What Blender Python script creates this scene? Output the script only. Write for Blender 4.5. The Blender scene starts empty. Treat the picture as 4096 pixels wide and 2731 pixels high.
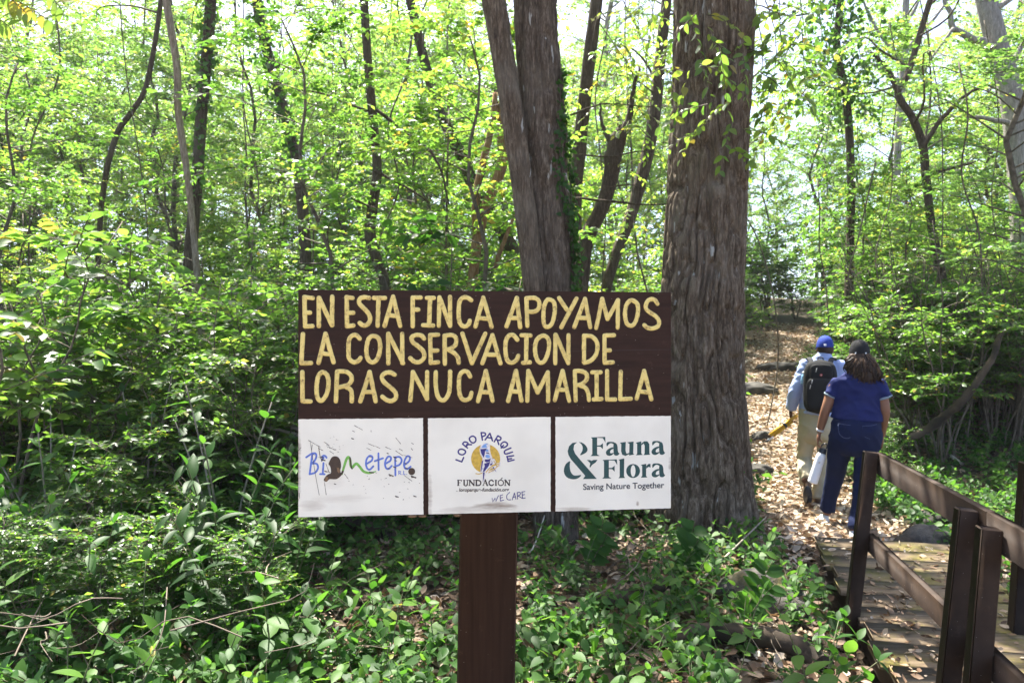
import bpy, math, random
import numpy as np
from mathutils import Vector
from mathutils.geometry import tessellate_polygon

# ------------------------------------------------------------------ camera, sky, sun, exposure
SC = bpy.context.scene
COL = SC.collection
EYE = 1.63            # camera height
FPX = 1700.0          # focal length in pixels of a 2352 px wide picture
HOR = 790.0           # horizon row in that picture
cam_d = bpy.data.cameras.new('camera')
cam = bpy.data.objects.new('camera', cam_d)
COL.objects.link(cam)
cam.location = (0, 0, EYE)
cam.rotation_euler = (math.radians(90), 0, 0)
cam_d.sensor_width = 36.0
cam_d.lens = FPX / 2352 * 36
cam_d.shift_y = (HOR - 784) / 2352
cam_d.clip_start = 0.05
cam_d.clip_end = 600
cam_d.dof.use_dof = True
cam_d.dof.focus_distance = 2.45
cam_d.dof.aperture_fstop = 7.5
SC.camera = cam

SUN_EL, SUN_AZ = math.radians(64), math.radians(-22)    # azimuth from +Y, clockwise
W = bpy.data.worlds.new('World')
SC.world = W
W.use_nodes = True
nt = W.node_tree
bg = nt.nodes['Background']
sky = nt.nodes.new('ShaderNodeTexSky')
sky.sky_type = 'NISHITA'
sky.sun_disc = False
sky.sun_elevation = SUN_EL
sky.sun_rotation = SUN_AZ
sky.air_density = 0.5
sky.dust_density = 2.5
sky.ozone_density = 0.0
nt.links.new(sky.outputs[0], bg.inputs[0])
bg.inputs[1].default_value = 0.15

sun_d = bpy.data.lights.new('sun', 'SUN')
sun_d.energy = 5.0
sun_d.angle = math.radians(0.5)
sun_d.color = (1.0, 0.95, 0.86)
sun = bpy.data.objects.new('sun', sun_d)
COL.objects.link(sun)
SV = Vector((math.sin(SUN_AZ) * math.cos(SUN_EL), math.cos(SUN_AZ) * math.cos(SUN_EL), math.sin(SUN_EL)))
sun.rotation_euler = SV.to_track_quat('Z', 'Y').to_euler()
sun.location = (0, 0, 30)

SC.view_settings.view_transform = 'Standard'
SC.view_settings.look = 'None'
SC.view_settings.exposure = 2.12
SC.view_settings.gamma = 1.0
SC.cycles.max_bounces = 8
SC.cycles.diffuse_bounces = 4
SC.cycles.glossy_bounces = 2
SC.cycles.transmission_bounces = 6
SC.cycles.caustics_reflective = False
SC.cycles.caustics_refractive = False

# ------------------------------------------------------------------ helpers
def P(vx, vy, d):
    """Point seen at (vx, vy) of the 2352 px wide picture at forward distance d."""
    return np.array([(vx - 1176) / FPX * d, d, EYE - (vy - HOR) / FPX * d])

def tag(o, label=None, cat=None, group=None, kind=None):
    if label: o['label'] = label
    if cat: o['category'] = cat
    if group: o['group'] = group
    if kind: o['kind'] = kind
    return o

def empty(name, loc, label, cat, group=None):
    o = bpy.data.objects.new(name, None)
    o.empty_display_size = 0.1
    o.location = [float(c) for c in loc]
    COL.objects.link(o)
    return tag(o, label, cat, group)

class Acc:
    """Collects vertices and faces, then links them as ONE mesh object."""
    def __init__(self):
        self.v, self.t, self.q, self.a, self.n = [], [], [], [], 0
    def add(self, v, tris=None, quads=None, tint=0.5):
        v = np.asarray(v, float).reshape(-1, 3)
        if tris is not None and len(tris): self.t.append(np.asarray(tris, int).reshape(-1, 3) + self.n)
        if quads is not None and len(quads): self.q.append(np.asarray(quads, int).reshape(-1, 4) + self.n)
        self.v.append(v)
        self.a.append(np.broadcast_to(np.asarray(tint, float), (len(v),)))
        self.n += len(v)
    def mesh(self, name, off=(0, 0, 0), smooth=False):
        v = np.concatenate(self.v) - np.asarray(off, float)
        t = np.concatenate(self.t) if self.t else np.zeros((0, 3), int)
        q = np.concatenate(self.q) if self.q else np.zeros((0, 4), int)
        me = bpy.data.meshes.new(name)
        me.vertices.add(len(v)); me.vertices.foreach_set('co', v.astype(np.float32).ravel())
        loops = np.concatenate([t.ravel(), q.ravel()])
        me.loops.add(len(loops)); me.loops.foreach_set('vertex_index', loops.astype(np.int32))
        nt_, nq = len(t), len(q)
        me.polygons.add(nt_ + nq)
        st = np.concatenate([np.arange(nt_) * 3, nt_ * 3 + np.arange(nq) * 4]).astype(np.int32)
        me.polygons.foreach_set('loop_start', st)
        if smooth: me.polygons.foreach_set('use_smooth', np.ones(nt_ + nq, bool))
        at = me.attributes.new('tint', 'FLOAT', 'POINT')
        at.data.foreach_set('value', np.concatenate(self.a).astype(np.float32))
        me.update(calc_edges=True)
        return me
    def build(self, name, mat, parent=None, smooth=False):
        off = parent_loc(parent)
        o = bpy.data.objects.new(name, self.mesh(name, off, smooth))
        o.data.materials.append(mat)
        COL.objects.link(o)
        if parent is not None: o.parent = parent
        return o

def parent_loc(p):
    l = np.zeros(3)
    while p is not None:
        l = l + np.array(p.location); p = p.parent
    return l

def norm(a):
    a = np.asarray(a, float)
    return a / np.maximum(np.linalg.norm(a, axis=-1, keepdims=True), 1e-9)

def smooth_path(pts, n):
    p = np.asarray(pts, float)
    if len(p) < 3: 
        t = np.linspace(0, 1, n)[:, None]
        return p[0] * (1 - t) + p[-1] * t
    e = np.vstack([2 * p[0] - p[1], p, 2 * p[-1] - p[-2]])
    s = np.linspace(0, len(p) - 1 - 1e-9, n)
    i = s.astype(int); f = (s - i)[:, None]
    a, b, c, d = e[i], e[i + 1], e[i + 2], e[i + 3]
    return 0.5 * (2 * b + (c - a) * f + (2 * a - 5 * b + 4 * c - d) * f * f + (3 * b - a - 3 * c + d) * f ** 3)

def frames(p):
    d = norm(np.gradient(p, axis=0))
    ref = np.where(np.abs(d[:, 2:3]) > 0.75, np.array([[1.0, 0, 0]]), np.array([[0, 0, 1.0]]))
    if np.abs(d[:, 2]).mean() > 0.6: ref = np.tile([1.0, 0, 0], (len(p), 1))
    else: ref = np.tile([0, 0, 1.0], (len(p), 1)) + 1e-3
    s = norm(np.cross(d, np.cross(ref, d)))
    return d, s, np.cross(d, s)

def tube(acc, pts, rad, k=5, tint=0.5, caps=True):
    p = np.asarray(pts, float); n = len(p)
    r = np.broadcast_to(np.asarray(rad, float), (n,))
    d, s, u = frames(p)
    a = np.arange(k) * 2 * math.pi / k
    v = p[:, None] + r[:, None, None] * (np.cos(a)[None, :, None] * s[:, None] + np.sin(a)[None, :, None] * u[:, None])
    i = np.arange(n - 1)[:, None] * k; j = np.arange(k)[None]; j2 = (j + 1) % k
    q = np.stack([i + j, i + j2, i + k + j2, i + k + j], -1).reshape(-1, 4)
    v = v.reshape(-1, 3)
    tr = None
    if caps:
        v = np.vstack([v, p[0], p[-1]])
        jj = np.arange(k); jn = (jj + 1) % k
        tr = np.concatenate([np.stack([jn, jj, np.full(k, n * k)], 1), np.stack([(n - 1) * k + jj, (n - 1) * k + jn, np.full(k, n * k + 1)], 1)])
    acc.add(v, tr, q, tint)

def box(acc, c, ax, ay, az, tint=0.5, bev=0.0):
    """Box with centre c and three half-axis vectors; bev cuts its edges."""
    c, ax, ay, az = [np.asarray(x, float) for x in (c, ax, ay, az)]
    if bev <= 0:
        v = [c + i * ax + j * ay + k * az for k in (-1, 1) for j in (-1, 1) for i in (-1, 1)]
        acc.add(v, None, [(0, 2, 3, 1), (4, 5, 7, 6), (0, 1, 5, 4), (2, 6, 7, 3), (0, 4, 6, 2), (1, 3, 7, 5)], tint)
        return
    L = [np.linalg.norm(x) for x in (ax, ay, az)]
    U = [x / l for x, l in zip((ax, ay, az), L)]
    idx, V = {}, []
    for m in range(3):
        for sx in (-1, 1):
            for sy in (-1, 1):
                for sz in (-1, 1):
                    s = (sx, sy, sz)
                    p = c.copy()
                    for a in range(3):
                        p = p + U[a] * s[a] * (L[a] - (0 if a == m else bev))
                    idx[(m,) + s] = len(V); V.append(p)
    Q, T = [], []
    for m in range(3):
        a, b = [x for x in range(3) if x != m]
        for s in (-1, 1):
            def key(i, j):
                t = [0, 0, 0]; t[m] = s; t[a] = i; t[b] = j
                return idx[(m,) + tuple(t)]
            f = [key(-1, -1), key(1, -1), key(1, 1), key(-1, 1)]
            flip = (s > 0) != ((m == 1))
            Q.append(f if flip else f[::-1])
    for m in range(3):
        a, b = [x for x in range(3) if x != m]
        for i in (-1, 1):
            for j in (-1, 1):
                def key(mm, k):
                    t = [0, 0, 0]; t[m] = k; t[a] = i; t[b] = j
                    return idx[(mm,) + tuple(t)]
                Q.append([key(a, -1), key(a, 1), key(b, 1), key(b, -1)])
    for sx in (-1, 1):
        for sy in (-1, 1):
            for sz in (-1, 1):
                T.append([idx[(m, sx, sy, sz)] for m in range(3)])
    acc.add(V, T, Q, tint)

def vnoise(x, y, seed=0, px=None):
    """Smooth value noise on arrays; px makes x periodic."""
    xi, yi = np.floor(x).astype(np.int64), np.floor(y).astype(np.int64)
    fx, fy = x - xi, y - yi
    fx, fy = fx * fx * (3 - 2 * fx), fy * fy * (3 - 2 * fy)
    def h(a, b):
        if px: a = a % px
        n = (a * 374761393 + b * 668265263 + seed * 1442695041) & 0x7fffffff
        n = ((n ^ (n >> 13)) * 1274126177) & 0x7fffffff
        return ((n ^ (n >> 16)) & 0xffff) / 65535.0
    return (h(xi, yi) * (1 - fx) + h(xi + 1, yi) * fx) * (1 - fy) + (h(xi, yi + 1) * (1 - fx) + h(xi + 1, yi + 1) * fx) * fy

# ------------------------------------------------------------------ materials
def new_mat(name):
    m = bpy.data.materials.new(name); m.use_nodes = True
    t = m.node_tree
    return m, t, t.nodes['Principled BSDF'], t.nodes['Material Output']

def ramp(t, stops, fac):
    n = t.nodes.new('ShaderNodeValToRGB')
    e = n.color_ramp.elements
    while len(e) < len(stops): e.new(0.5)
    for el, (p, c) in zip(e, stops):
        el.position = p; el.color = (*c, 1)
    t.links.new(fac, n.inputs[0])
    return n.outputs[0]

def noise(t, scale, detail=4, vec=None, rough=0.55, stretch=None):
    n = t.nodes.new('ShaderNodeTexNoise')
    n.inputs['Scale'].default_value = scale
    n.inputs['Detail'].default_value = detail
    n.inputs['Roughness'].default_value = rough
    tc = t.nodes.new('ShaderNodeTexCoord')
    mp = t.nodes.new('ShaderNodeMapping')
    if stretch: mp.inputs['Scale'].default_value = stretch
    t.links.new(tc.outputs['Object'], mp.inputs[0])
    t.links.new(mp.outputs[0], n.inputs['Vector'])
    return n.outputs['Fac']

def mix(t, fac, a, b, mode='MIX'):
    n = t.nodes.new('ShaderNodeMix'); n.data_type = 'RGBA'; n.blend_type = mode
    for s, i in ((fac, 0), (a, 6), (b, 7)):
        if isinstance(s, (int, float)): n.inputs[i].default_value = s
        elif isinstance(s, tuple): n.inputs[i].default_value = (*s, 1)
        else: t.links.new(s, n.inputs[i])
    return n.outputs[2]

def math_n(t, op, a, b=0.0, clamp=False):
    n = t.nodes.new('ShaderNodeMath'); n.operation = op; n.use_clamp = clamp
    for s, i in ((a, 0), (b, 1)):
        if isinstance(s, (int, float)): n.inputs[i].default_value = s
        else: t.links.new(s, n.inputs[i])
    return n.outputs[0]

def bump(t, p, h, strength, dist):
    b = t.nodes.new('ShaderNodeBump')
    b.inputs['Strength'].default_value = strength
    b.inputs['Distance'].default_value = dist
    t.links.new(h, b.inputs['Height'])
    t.links.new(b.outputs[0], p.inputs['Normal'])

def attr(t, name='tint'):
    n = t.nodes.new('ShaderNodeAttribute'); n.attribute_name = name
    return n.outputs['Fac']

def surf(name, c1, c2, scale=8, rough=0.7, stretch=None, bmp=0.0, bdist=0.005, spec=0.5, lo=0.35, hi=0.65):
    m, t, p, o = new_mat(name)
    f = noise(t, scale, 5, stretch=stretch)
    t.links.new(ramp(t, [(lo, c1), (hi, c2)], f), p.inputs['Base Color'])
    p.inputs['Roughness'].default_value = rough
    p.inputs['Specular IOR Level'].default_value = spec
    if bmp: bump(t, p, f, bmp, bdist)
    return m

def leaf_mat(name, stops, tstops, trans=0.45, rough=0.38, spec=0.5):
    m, t, p, o = new_mat(name)
    oi = t.nodes.new('ShaderNodeObjectInfo')
    r = math_n(t, 'MULTIPLY', math_n(t, 'SUBTRACT', oi.outputs['Random'], 0.5), 0.22)
    f = math_n(t, 'ADD', attr(t), r, clamp=True)
    t.links.new(ramp(t, stops, f), p.inputs['Base Color'])
    p.inputs['Roughness'].default_value = rough
    p.inputs['Specular IOR Level'].default_value = spec
    tr = t.nodes.new('ShaderNodeBsdfTranslucent')
    t.links.new(ramp(t, tstops, f), tr.inputs['Color'])
    mx = t.nodes.new('ShaderNodeMixShader')
    mx.inputs[0].default_value = trans
    t.links.new(p.outputs[0], mx.inputs[1]); t.links.new(tr.outputs[0], mx.inputs[2])
    t.links.new(mx.outputs[0], o.inputs['Surface'])
    return m

M = {}
M['leaf'] = leaf_mat('green_leaf', [(0.0, (.016, .046, .010)), (0.5, (.046, .115, .020)), (0.85, (.10, .17, .03)), (1.0, (.24, .19, .035))],
                     [(0.0, (.075, .21, .022)), (0.5, (.205, .42, .047)), (0.85, (.39, .56, .065)), (1.0, (.58, .44, .06))], 0.52)
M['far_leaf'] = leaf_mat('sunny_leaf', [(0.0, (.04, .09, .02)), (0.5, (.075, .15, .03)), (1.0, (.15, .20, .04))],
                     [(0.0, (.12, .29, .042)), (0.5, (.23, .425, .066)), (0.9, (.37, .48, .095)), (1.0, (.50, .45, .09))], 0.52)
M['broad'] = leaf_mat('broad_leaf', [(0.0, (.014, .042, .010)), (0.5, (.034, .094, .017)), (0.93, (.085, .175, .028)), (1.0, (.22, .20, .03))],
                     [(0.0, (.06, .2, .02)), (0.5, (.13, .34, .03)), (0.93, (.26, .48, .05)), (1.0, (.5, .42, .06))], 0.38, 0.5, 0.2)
M['litter'] = leaf_mat('dry_leaf', [(0.0, (.05, .03, .018)), (0.3, (.15, .09, .05)), (0.55, (.26, .175, .11)), (0.8, (.38, .30, .21)), (1.0, (.50, .44, .36))],
                     [(0.0, (.06, .03, .015)), (0.5, (.22, .12, .05)), (1.0, (.4, .3, .16))], 0.18, 0.6, 0.3)
M['stem'] = surf('twig_bark', (.05, .038, .025), (.15, .12, .085), 14, 0.85, bmp=.4)
M['pale_stem'] = surf('pale_twig_bark', (.12, .10, .075), (.30, .27, .21), 10, 0.8, bmp=.4)
M['twigs'] = surf('dry_twig', (.07, .05, .033), (.23, .185, .135), 3, 0.85)
M['green_stem'] = surf('green_stem', (.07, .10, .03), (.14, .13, .06), 12, 0.6)
# ------------------------------------------------------------------ the sign
SL, SR = np.array([-.676, 2.34]), np.array([.5286, 2.462])
S_E = (SR - SL) / np.linalg.norm(SR - SL)
S_W = float(np.linalg.norm(SR - SL))
S_N = np.array([S_E[1], -S_E[0]])              # towards the viewer
S_E3, S_N3, S_U3 = np.array([*S_E, 0]), np.array([*S_N, 0]), np.array([0, 0, 1.0])
S_ORG = np.array([*SL, 1.082])                  # lower left corner of the board's face
S_H = .72

def board_uv(sx, sy):
    """Source-photo pixel -> (u, v) in metres on the board's front face."""
    vx, vy = sx * 2352 / 4096, sy * 1568 / 2731
    tx, tz = (vx - 1176) / FPX, -(vy - HOR) / FPX
    t = SL.dot(S_N) / (tx * S_N[0] + S_N[1])
    p = np.array([tx * t, t])
    return np.array([(p - SL).dot(S_E), EYE + tz * t - S_ORG[2]])

def board3(uv, h=0.0):
    uv = np.asarray(uv, float).reshape(-1, 2)
    return S_ORG + uv[:, :1] * S_E3 + uv[:, 1:] * S_U3 + h * S_N3

class Crop:
    """Coordinates of one enlarged crop of the board."""
    def __init__(self, x0, y0, s): self.x0, self.y0, self.s = x0, y0, s
    def uv(self, pts): return np.array([board_uv(self.x0 + x * self.s, self.y0 + y * self.s) for x, y in pts])
CA = Crop(1180, 1140, .34437); CB = Crop(1900, 1140, .34864)
C1 = Crop(1180, 1640, .28693); C2 = Crop(1700, 1640, .28698); C3 = Crop(2200, 1640, .28698)
PXM = S_W / 1490.0                              # metres per source pixel on the board

def stroke(acc, uv, w, h=.0008, base=0.0, curve=False, closed=False, jit=0.0, tint=.5, rng=None, prof=5, caps=True, taper=None):
    """A rounded ribbon of half width w along a 2-D path on the board."""
    uv = np.asarray(uv, float)
    if closed: uv = np.vstack([uv, uv[:1]])
    if curve:
        if closed:
            ext = np.vstack([uv[-2:-1], uv, uv[1:2]])
            full = smooth_path(ext, (len(ext) - 1) * 6 + 1)
            uv = full[6:-6]
        else: uv = smooth_path(uv, (len(uv) - 1) * 6 + 1)
    elif len(uv) == 2: uv = smooth_path(uv, 9 if jit else 3)
    n = len(uv)
    d = norm(np.gradient(uv, axis=0))
    if closed: d[0] = d[-1] = norm(uv[1] - uv[-2])
    ww = np.full(n, w)
    if taper is not None: ww = w * np.interp(np.linspace(0, 1, n), np.linspace(0, 1, len(taper)), taper)
    if jit and rng is not None: ww = ww * (1 + jit * (rng.random(n) - .5)) ; uv = uv + (rng.random((n, 2)) - .5) * w * jit * .5
    if closed: ww[-1] = ww[0]; uv[-1] = uv[0]
    hh = np.full(n, h)
    if not closed and caps:
        A = [1.0, .92, .6]
        B = [math.sqrt(max(0, 1 - a * a)) + .02 for a in A]
        pre = np.array([uv[0] - d[0] * ww[0] * a for a in A]); post = np.array([uv[-1] + d[-1] * ww[-1] * a for a in A[::-1]])
        uv = np.vstack([pre, uv, post])
        d = np.vstack([np.repeat(d[:1], 3, 0), d, np.repeat(d[-1:], 3, 0)])
        ww = np.concatenate([ww[0] * np.array(B), ww, ww[-1] * np.array(B[::-1])])
        hh = np.concatenate([h * np.array(B), hh, h * np.array(B[::-1])])
        n += 6
    pr = np.stack([-d[:, 1], d[:, 0]], 1)
    a = np.linspace(0, math.pi, prof)
    V = []
    for i in range(n):
        c = uv[i][None] + (np.cos(a) * ww[i])[:, None] * pr[i][None]
        V.append(board3(c) + ((np.sin(a) ** .6 * hh[i] + base))[:, None] * S_N3)
    V = np.concatenate(V)
    i = np.arange(n - 1)[:, None] * prof; j = np.arange(prof - 1)[None]
    q = np.stack([i + j, i + prof + j, i + prof + j + 1, i + j + 1], -1).reshape(-1, 4)
    acc.add(V, None, q, tint)

def chaikin(p, k=2):
    p = np.asarray(p, float)
    for _ in range(k):
        nx = np.roll(p, -1, 0)
        p = np.stack([p * .75 + nx * .25, p * .25 + nx * .75], 1).reshape(-1, 2)
    return p

def flat(acc, uv, h, tint=.5):
    tri = tessellate_polygon([[Vector((*p, 0)) for p in uv]])
    tri = np.array([t for t in tri])
    a, b, c = uv[tri[:, 0]], uv[tri[:, 1]], uv[tri[:, 2]]
    cr = (b[:, 0] - a[:, 0]) * (c[:, 1] - a[:, 1]) - (b[:, 1] - a[:, 1]) * (c[:, 0] - a[:, 0])
    tri = np.where((cr < 0)[:, None], tri[:, ::-1], tri)
    acc.add(board3(uv, h), tri, None, tint)

# materials of the sign
def brown_paint(name, c=(.033, .0155, .0105), grain=(60, 60, 3)):
    m, t, p, o = new_mat(name)
    n1 = noise(t, 1.0, 6, stretch=grain); n2 = noise(t, 9, 4)
    a = ramp(t, [(.3, tuple(x * .55 for x in c)), (.55, c), (.8, (c[0] * 1.35, c[1] * 1.4, c[2] * 1.4))], n1)
    b = mix(t, math_n(t, 'MULTIPLY', n2, .35), a, tuple(x * .6 for x in c))
    v = t.nodes.new('ShaderNodeTexVoronoi'); v.inputs['Scale'].default_value = 42
    tc = t.nodes.new('ShaderNodeTexCoord'); t.links.new(tc.outputs['Object'], v.inputs['Vector'])
    sp = math_n(t, 'LESS_THAN', v.outputs['Distance'], .055)
    b = mix(t, math_n(t, 'MULTIPLY', sp, .45), b, (.45, .42, .38))
    wn = noise(t, 17, 7, rough=.75)
    b = mix(t, ramp(t, [(.60, (0, 0, 0)), (.70, (.5, .5, .5))], wn), b, tuple(min(1, x * 2.3 + .01) for x in c))
    t.links.new(b, p.inputs['Base Color'])
    p.inputs['Roughness'].default_value = .68
    p.inputs['Specular IOR Level'].default_value = .2
    bump(t, p, n1, .25, .002)
    return m
M['board'] = brown_paint('brown_board_paint', grain=(4, 40, 70))
M['timber'] = brown_paint('brown_timber_stain', (.043, .0235, .0165))
M['rail_paint'] = brown_paint('brown_rail_stain', (.040, .0235, .0135), grain=(14, 14, 14))

def yellow_paint():
    m, t, p, o = new_mat('yellow_letter_paint')
    n1 = noise(t, 55, 6, rough=.7); n2 = noise(t, 260, 3)
    f = math_n(t, 'ADD', math_n(t, 'MULTIPLY', n1, .75), math_n(t, 'MULTIPLY', n2, .25))
    nb = noise(t, 13, 4)
    t.links.new(mix(t, ramp(t, [(.5, (0, 0, 0)), (.68, (.5, .5, .5))], nb), ramp(t, [(.33, (.09, .065, .02)), (.40, (.46, .34, .11)), (.49, (.74, .61, .20)), (.8, (.80, .69, .27))], f), (.46, .35, .11)), p.inputs['Base Color'])
    p.inputs['Roughness'].default_value = .6
    bump(t, p, n1, .5, .003)
    return m
M['yellow'] = yellow_paint()

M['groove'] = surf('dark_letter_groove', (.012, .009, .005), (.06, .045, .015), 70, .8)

def white_paint(name, stains):
    """White panel paint; stains = (u, v, ru, rv, strength) patches of dirt."""
    m, t, p, o = new_mat(name)
    geo = t.nodes.new('ShaderNodeTexCoord')
    sp = t.nodes.new('ShaderNodeSeparateXYZ'); t.links.new(geo.outputs['Object'], sp.inputs[0])
    n1 = noise(t, 1.0, 6, stretch=(9, 9, 70), rough=.7); n2 = noise(t, 6, 3); n3 = noise(t, 160, 2)
    col = ramp(t, [(.3, (.71, .72, .64)), (.6, (.80, .815, .73))], n2)
    for (u, v, ru, rv, s) in stains:
        q = board3([(u, v)])[0] - SIGN_LOC
        dx = math_n(t, 'DIVIDE', math_n(t, 'SUBTRACT', sp.outputs[0], float(q[0])), ru)
        dz = math_n(t, 'DIVIDE', math_n(t, 'SUBTRACT', sp.outputs[2], float(q[2])), rv)
        d = math_n(t, 'ADD', math_n(t, 'MULTIPLY', dx, dx), math_n(t, 'MULTIPLY', dz, dz))
        g = math_n(t, 'SUBTRACT', 1.0, d, clamp=True)
        g = math_n(t, 'ADD', math_n(t, 'MULTIPLY', g, .9), math_n(t, 'SUBTRACT', math_n(t, 'MULTIPLY', n1, 1.6), 1.15))
        g = math_n(t, 'MULTIPLY', g, s * 2.2, clamp=True)
        col = mix(t, g, col, (.16, .11, .075))
    spk = math_n(t, 'GREATER_THAN', n3, .77)
    col = mix(t, math_n(t, 'MULTIPLY', spk, .3), col, (.2, .16, .12))
    t.links.new(col, p.inputs['Base Color'])
    p.inputs['Roughness'].default_value = .5
    return m

SIGN_LOC = np.array([-.02, 2.43, 0.0])
def ink(name, c):
    m, t, p, o = new_mat(name)
    n = noise(t, 120, 3)
    t.links.new(ramp(t, [(.3, tuple(x * .7 for x in c)), (.6, c)], n), p.inputs['Base Color'])
    p.inputs['Roughness'].default_value = .55
    return m
M['teal'] = ink('teal_paint', (.005, .062, .066))
M['slate'] = ink('slate_paint', (.028, .042, .058))
M['navy'] = ink('navy_paint', (.025, .022, .20))
M['sky_blue'] = ink('light_blue_paint', (.20, .40, .78))
M['blue'] = ink('blue_paint', (.10, .19, .62))
M['green'] = ink('green_paint', (.17, .48, .08))
M['gold'] = ink('gold_paint', (.62, .42, .06))
M['black'] = ink('black_paint', (.022, .016, .016))
M['scrape'] = ink('bare_brown_wood', (.045, .026, .018))
M['tan'] = ink('bare_tan_wood', (.20, .12, .06))
M['white_ink'] = ink('white_outline_paint', (.78, .78, .77))

def build_sign():
    rng = np.random.default_rng(5)
    S = empty('information_sign', SIGN_LOC, 'brown wooden sign with carved yellow Spanish lettering and three white logo panels on one post', 'sign')
    # board: front face at offset 0, 18 mm thick, edges a little uneven
    a = Acc()
    n = 40
    top = [(u, S_H + .0012 * (rng.random() - .5)) for u in np.linspace(0, S_W, n)]
    bot = [(u, .002 * (rng.random() - .5)) for u in np.linspace(S_W, 0, n)]
    rim = np.array(top + bot)
    m = len(rim)
    f, b = board3(rim, 0), board3(rim, -.018)
    tri = np.array([(i, i + 1, m - 2 - i) for i in range(n - 1)] + [(i, m - 2 - i, m - 1 - i) for i in range(n - 1)])
    a.add(f, tri[:, ::-1]); a.add(b, tri)
    i = np.arange(m); j = (i + 1) % m
    a.add(np.vstack([f, b]), None, np.stack([i, j, m + j, m + i], 1))
    B = a.build('board', M['board'], S)
    # carved letters, one mesh per line
    rows = {0: [], 1: [], 2: []}
    def L(r, c, pts, curve=False, closed=False): rows[r].append((c, pts, curve, closed))
    A_, B_ = CA, CB
    for p in [[(110,140),(118,475)],[(112,142),(205,150)],[(125,320),(172,320)],[(118,480),(205,475)],[(277,150),(277,475)],[(280,150),(430,465)],[(433,135),(430,465)],
              [(600,140),(605,475)],[(600,142),(668,150)],[(615,322),(675,322)],[(605,478),(675,470)],[(918,150),(1045,150)],[(970,165),(960,472)],
              [(1042,472),(1140,135)],[(1140,135),(1222,475)],[(1090,348),(1178,360)],[(1367,150),(1368,478)],[(1367,145),(1458,145)],[(1385,285),(1432,285)],
              [(1532,150),(1612,150)],[(1570,150),(1557,470)],[(1488,465),(1602,470)],[(1678,145),(1670,472)],[(1680,145),(1800,472)],[(1800,140),(1802,472)]]: L(0, A_, p)
    L(0, A_, [(862,150),(800,142),(755,160),(745,205),(775,245),(830,300),(868,360),(868,420),(830,465),(785,465),(752,440)], True)
    L(0, A_, [(2045,175),(2000,145),(1945,150),(1910,200),(1902,300),(1905,400),(1930,460),(1975,480),(2015,455),(2030,415)], True)
    for p in [[(5,475),(95,145)],[(95,145),(190,478)],[(30,375),(150,388)],[(362,472),(480,150)],[(480,150),(518,482)],[(410,377),(510,380)],[(590,155),(600,468)],
              [(965,150),(1055,285)],[(1165,155),(990,482)],[(1138,482),(1262,160)],[(1262,160),(1322,482)],[(1200,375),(1295,380)],
              [(1390,492),(1460,160)],[(1460,160),(1520,388)],[(1520,388),(1640,175)],[(1640,175),(1637,490)]]: L(0, B_, p)
    L(0, B_, [(590,152),(680,148),(730,180),(738,240),(710,290),(650,308),(612,300)], True)
    L(0, B_, [(850,165),(905,200),(915,300),(890,420),(850,475),(800,465),(785,380),(790,260),(815,190)], True, True)
    L(0, B_, [(1800,175),(1860,215),(1870,300),(1845,410),(1800,465),(1745,445),(1722,360),(1728,260),(1755,200)], True, True)
    L(0, B_, [(2092,215),(2060,170),(2010,165),(1970,200),(1960,265),(2000,310),(2070,355),(2110,410),(2100,470),(2040,497),(1980,490),(1942,460)], True)
    for p in [[(92,570),(75,902)],[(75,907),(185,905)],[(275,900),(355,565)],[(355,565),(447,895)],[(310,792),(420,805)],[(1082,565),(1085,907)],[(1085,565),(1255,905)],[(1245,565),(1247,905)],
              [(1570,580),(1577,902)],[(1570,580),(1662,575)],[(1590,760),(1655,760)],[(1577,902),(1662,895)],[(1738,590),(1740,912)],[(1945,565),(2055,905)],[(2210,565),(2055,905)]]: L(1, A_, p)
    L(1, A_, [(752,622),(710,582),(660,590),(628,640),(622,760),(630,850),(680,895),(735,880),(762,845)], True)
    L(1, A_, [(910,590),(970,620),(990,720),(965,840),(910,895),(855,870),(830,780),(840,670),(868,610)], True, True)
    L(1, A_, [(1500,620),(1465,585),(1400,580),(1355,610),(1370,665),(1430,710),(1490,770),(1500,840),(1450,890),(1390,890),(1340,850)], True)
    L(1, A_, [(1738,588),(1820,580),(1870,615),(1865,690),(1810,735),(1750,752)], True)
    L(1, A_, [(1770,745),(1850,790),(1890,840),(1902,902)], True)
    for p in [[(85,895),(200,575)],[(200,575),(292,897)],[(135,797),(262,800)],[(535,575),(635,578)],[(590,590),(585,882)],[(550,890),(627,885)],[(922,570),(920,897)],[(926,570),(1070,895)],[(1072,575),(1072,882)],
              [(1250,580),(1250,882)],[(1485,580),(1487,890)],[(1485,578),(1592,575)],[(1505,748),(1545,748)],[(1487,890),(1582,885)]]: L(1, B_, p)
    L(1, B_, [(485,625),(440,575),(390,580),(355,640),(350,760),(370,860),(420,890),(475,860),(497,810)], True)
    L(1, B_, [(780,580),(835,610),(850,690),(830,800),(785,880),(730,880),(695,800),(690,700),(715,620)], True, True)
    L(1, B_, [(1250,582),(1330,585),(1390,640),(1405,720),(1380,810),(1320,870),(1255,890)], True)
    for p in [[(85,1010),(88,1347)],[(88,1347),(180,1350)],[(490,1010),(475,1347)],[(760,1347),(868,1010)],[(868,1010),(937,1347)],[(800,1240),(912,1240)],[(1370,1010),(1340,1337)],[(1372,1010),(1535,1320)],[(1535,1010),(1532,1320)]]: L(2, A_, p)
    L(2, A_, [(325,1010),(375,1050),(390,1150),(365,1270),(310,1340),(265,1310),(250,1200),(265,1080),(290,1030)], True, True)
    L(2, A_, [(490,1002),(590,1005),(650,1050),(655,1110),(610,1160),(520,1185),(500,1188)], True)
    L(2, A_, [(590,1178),(650,1220),(660,1290),(660,1347)], True)
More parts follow.
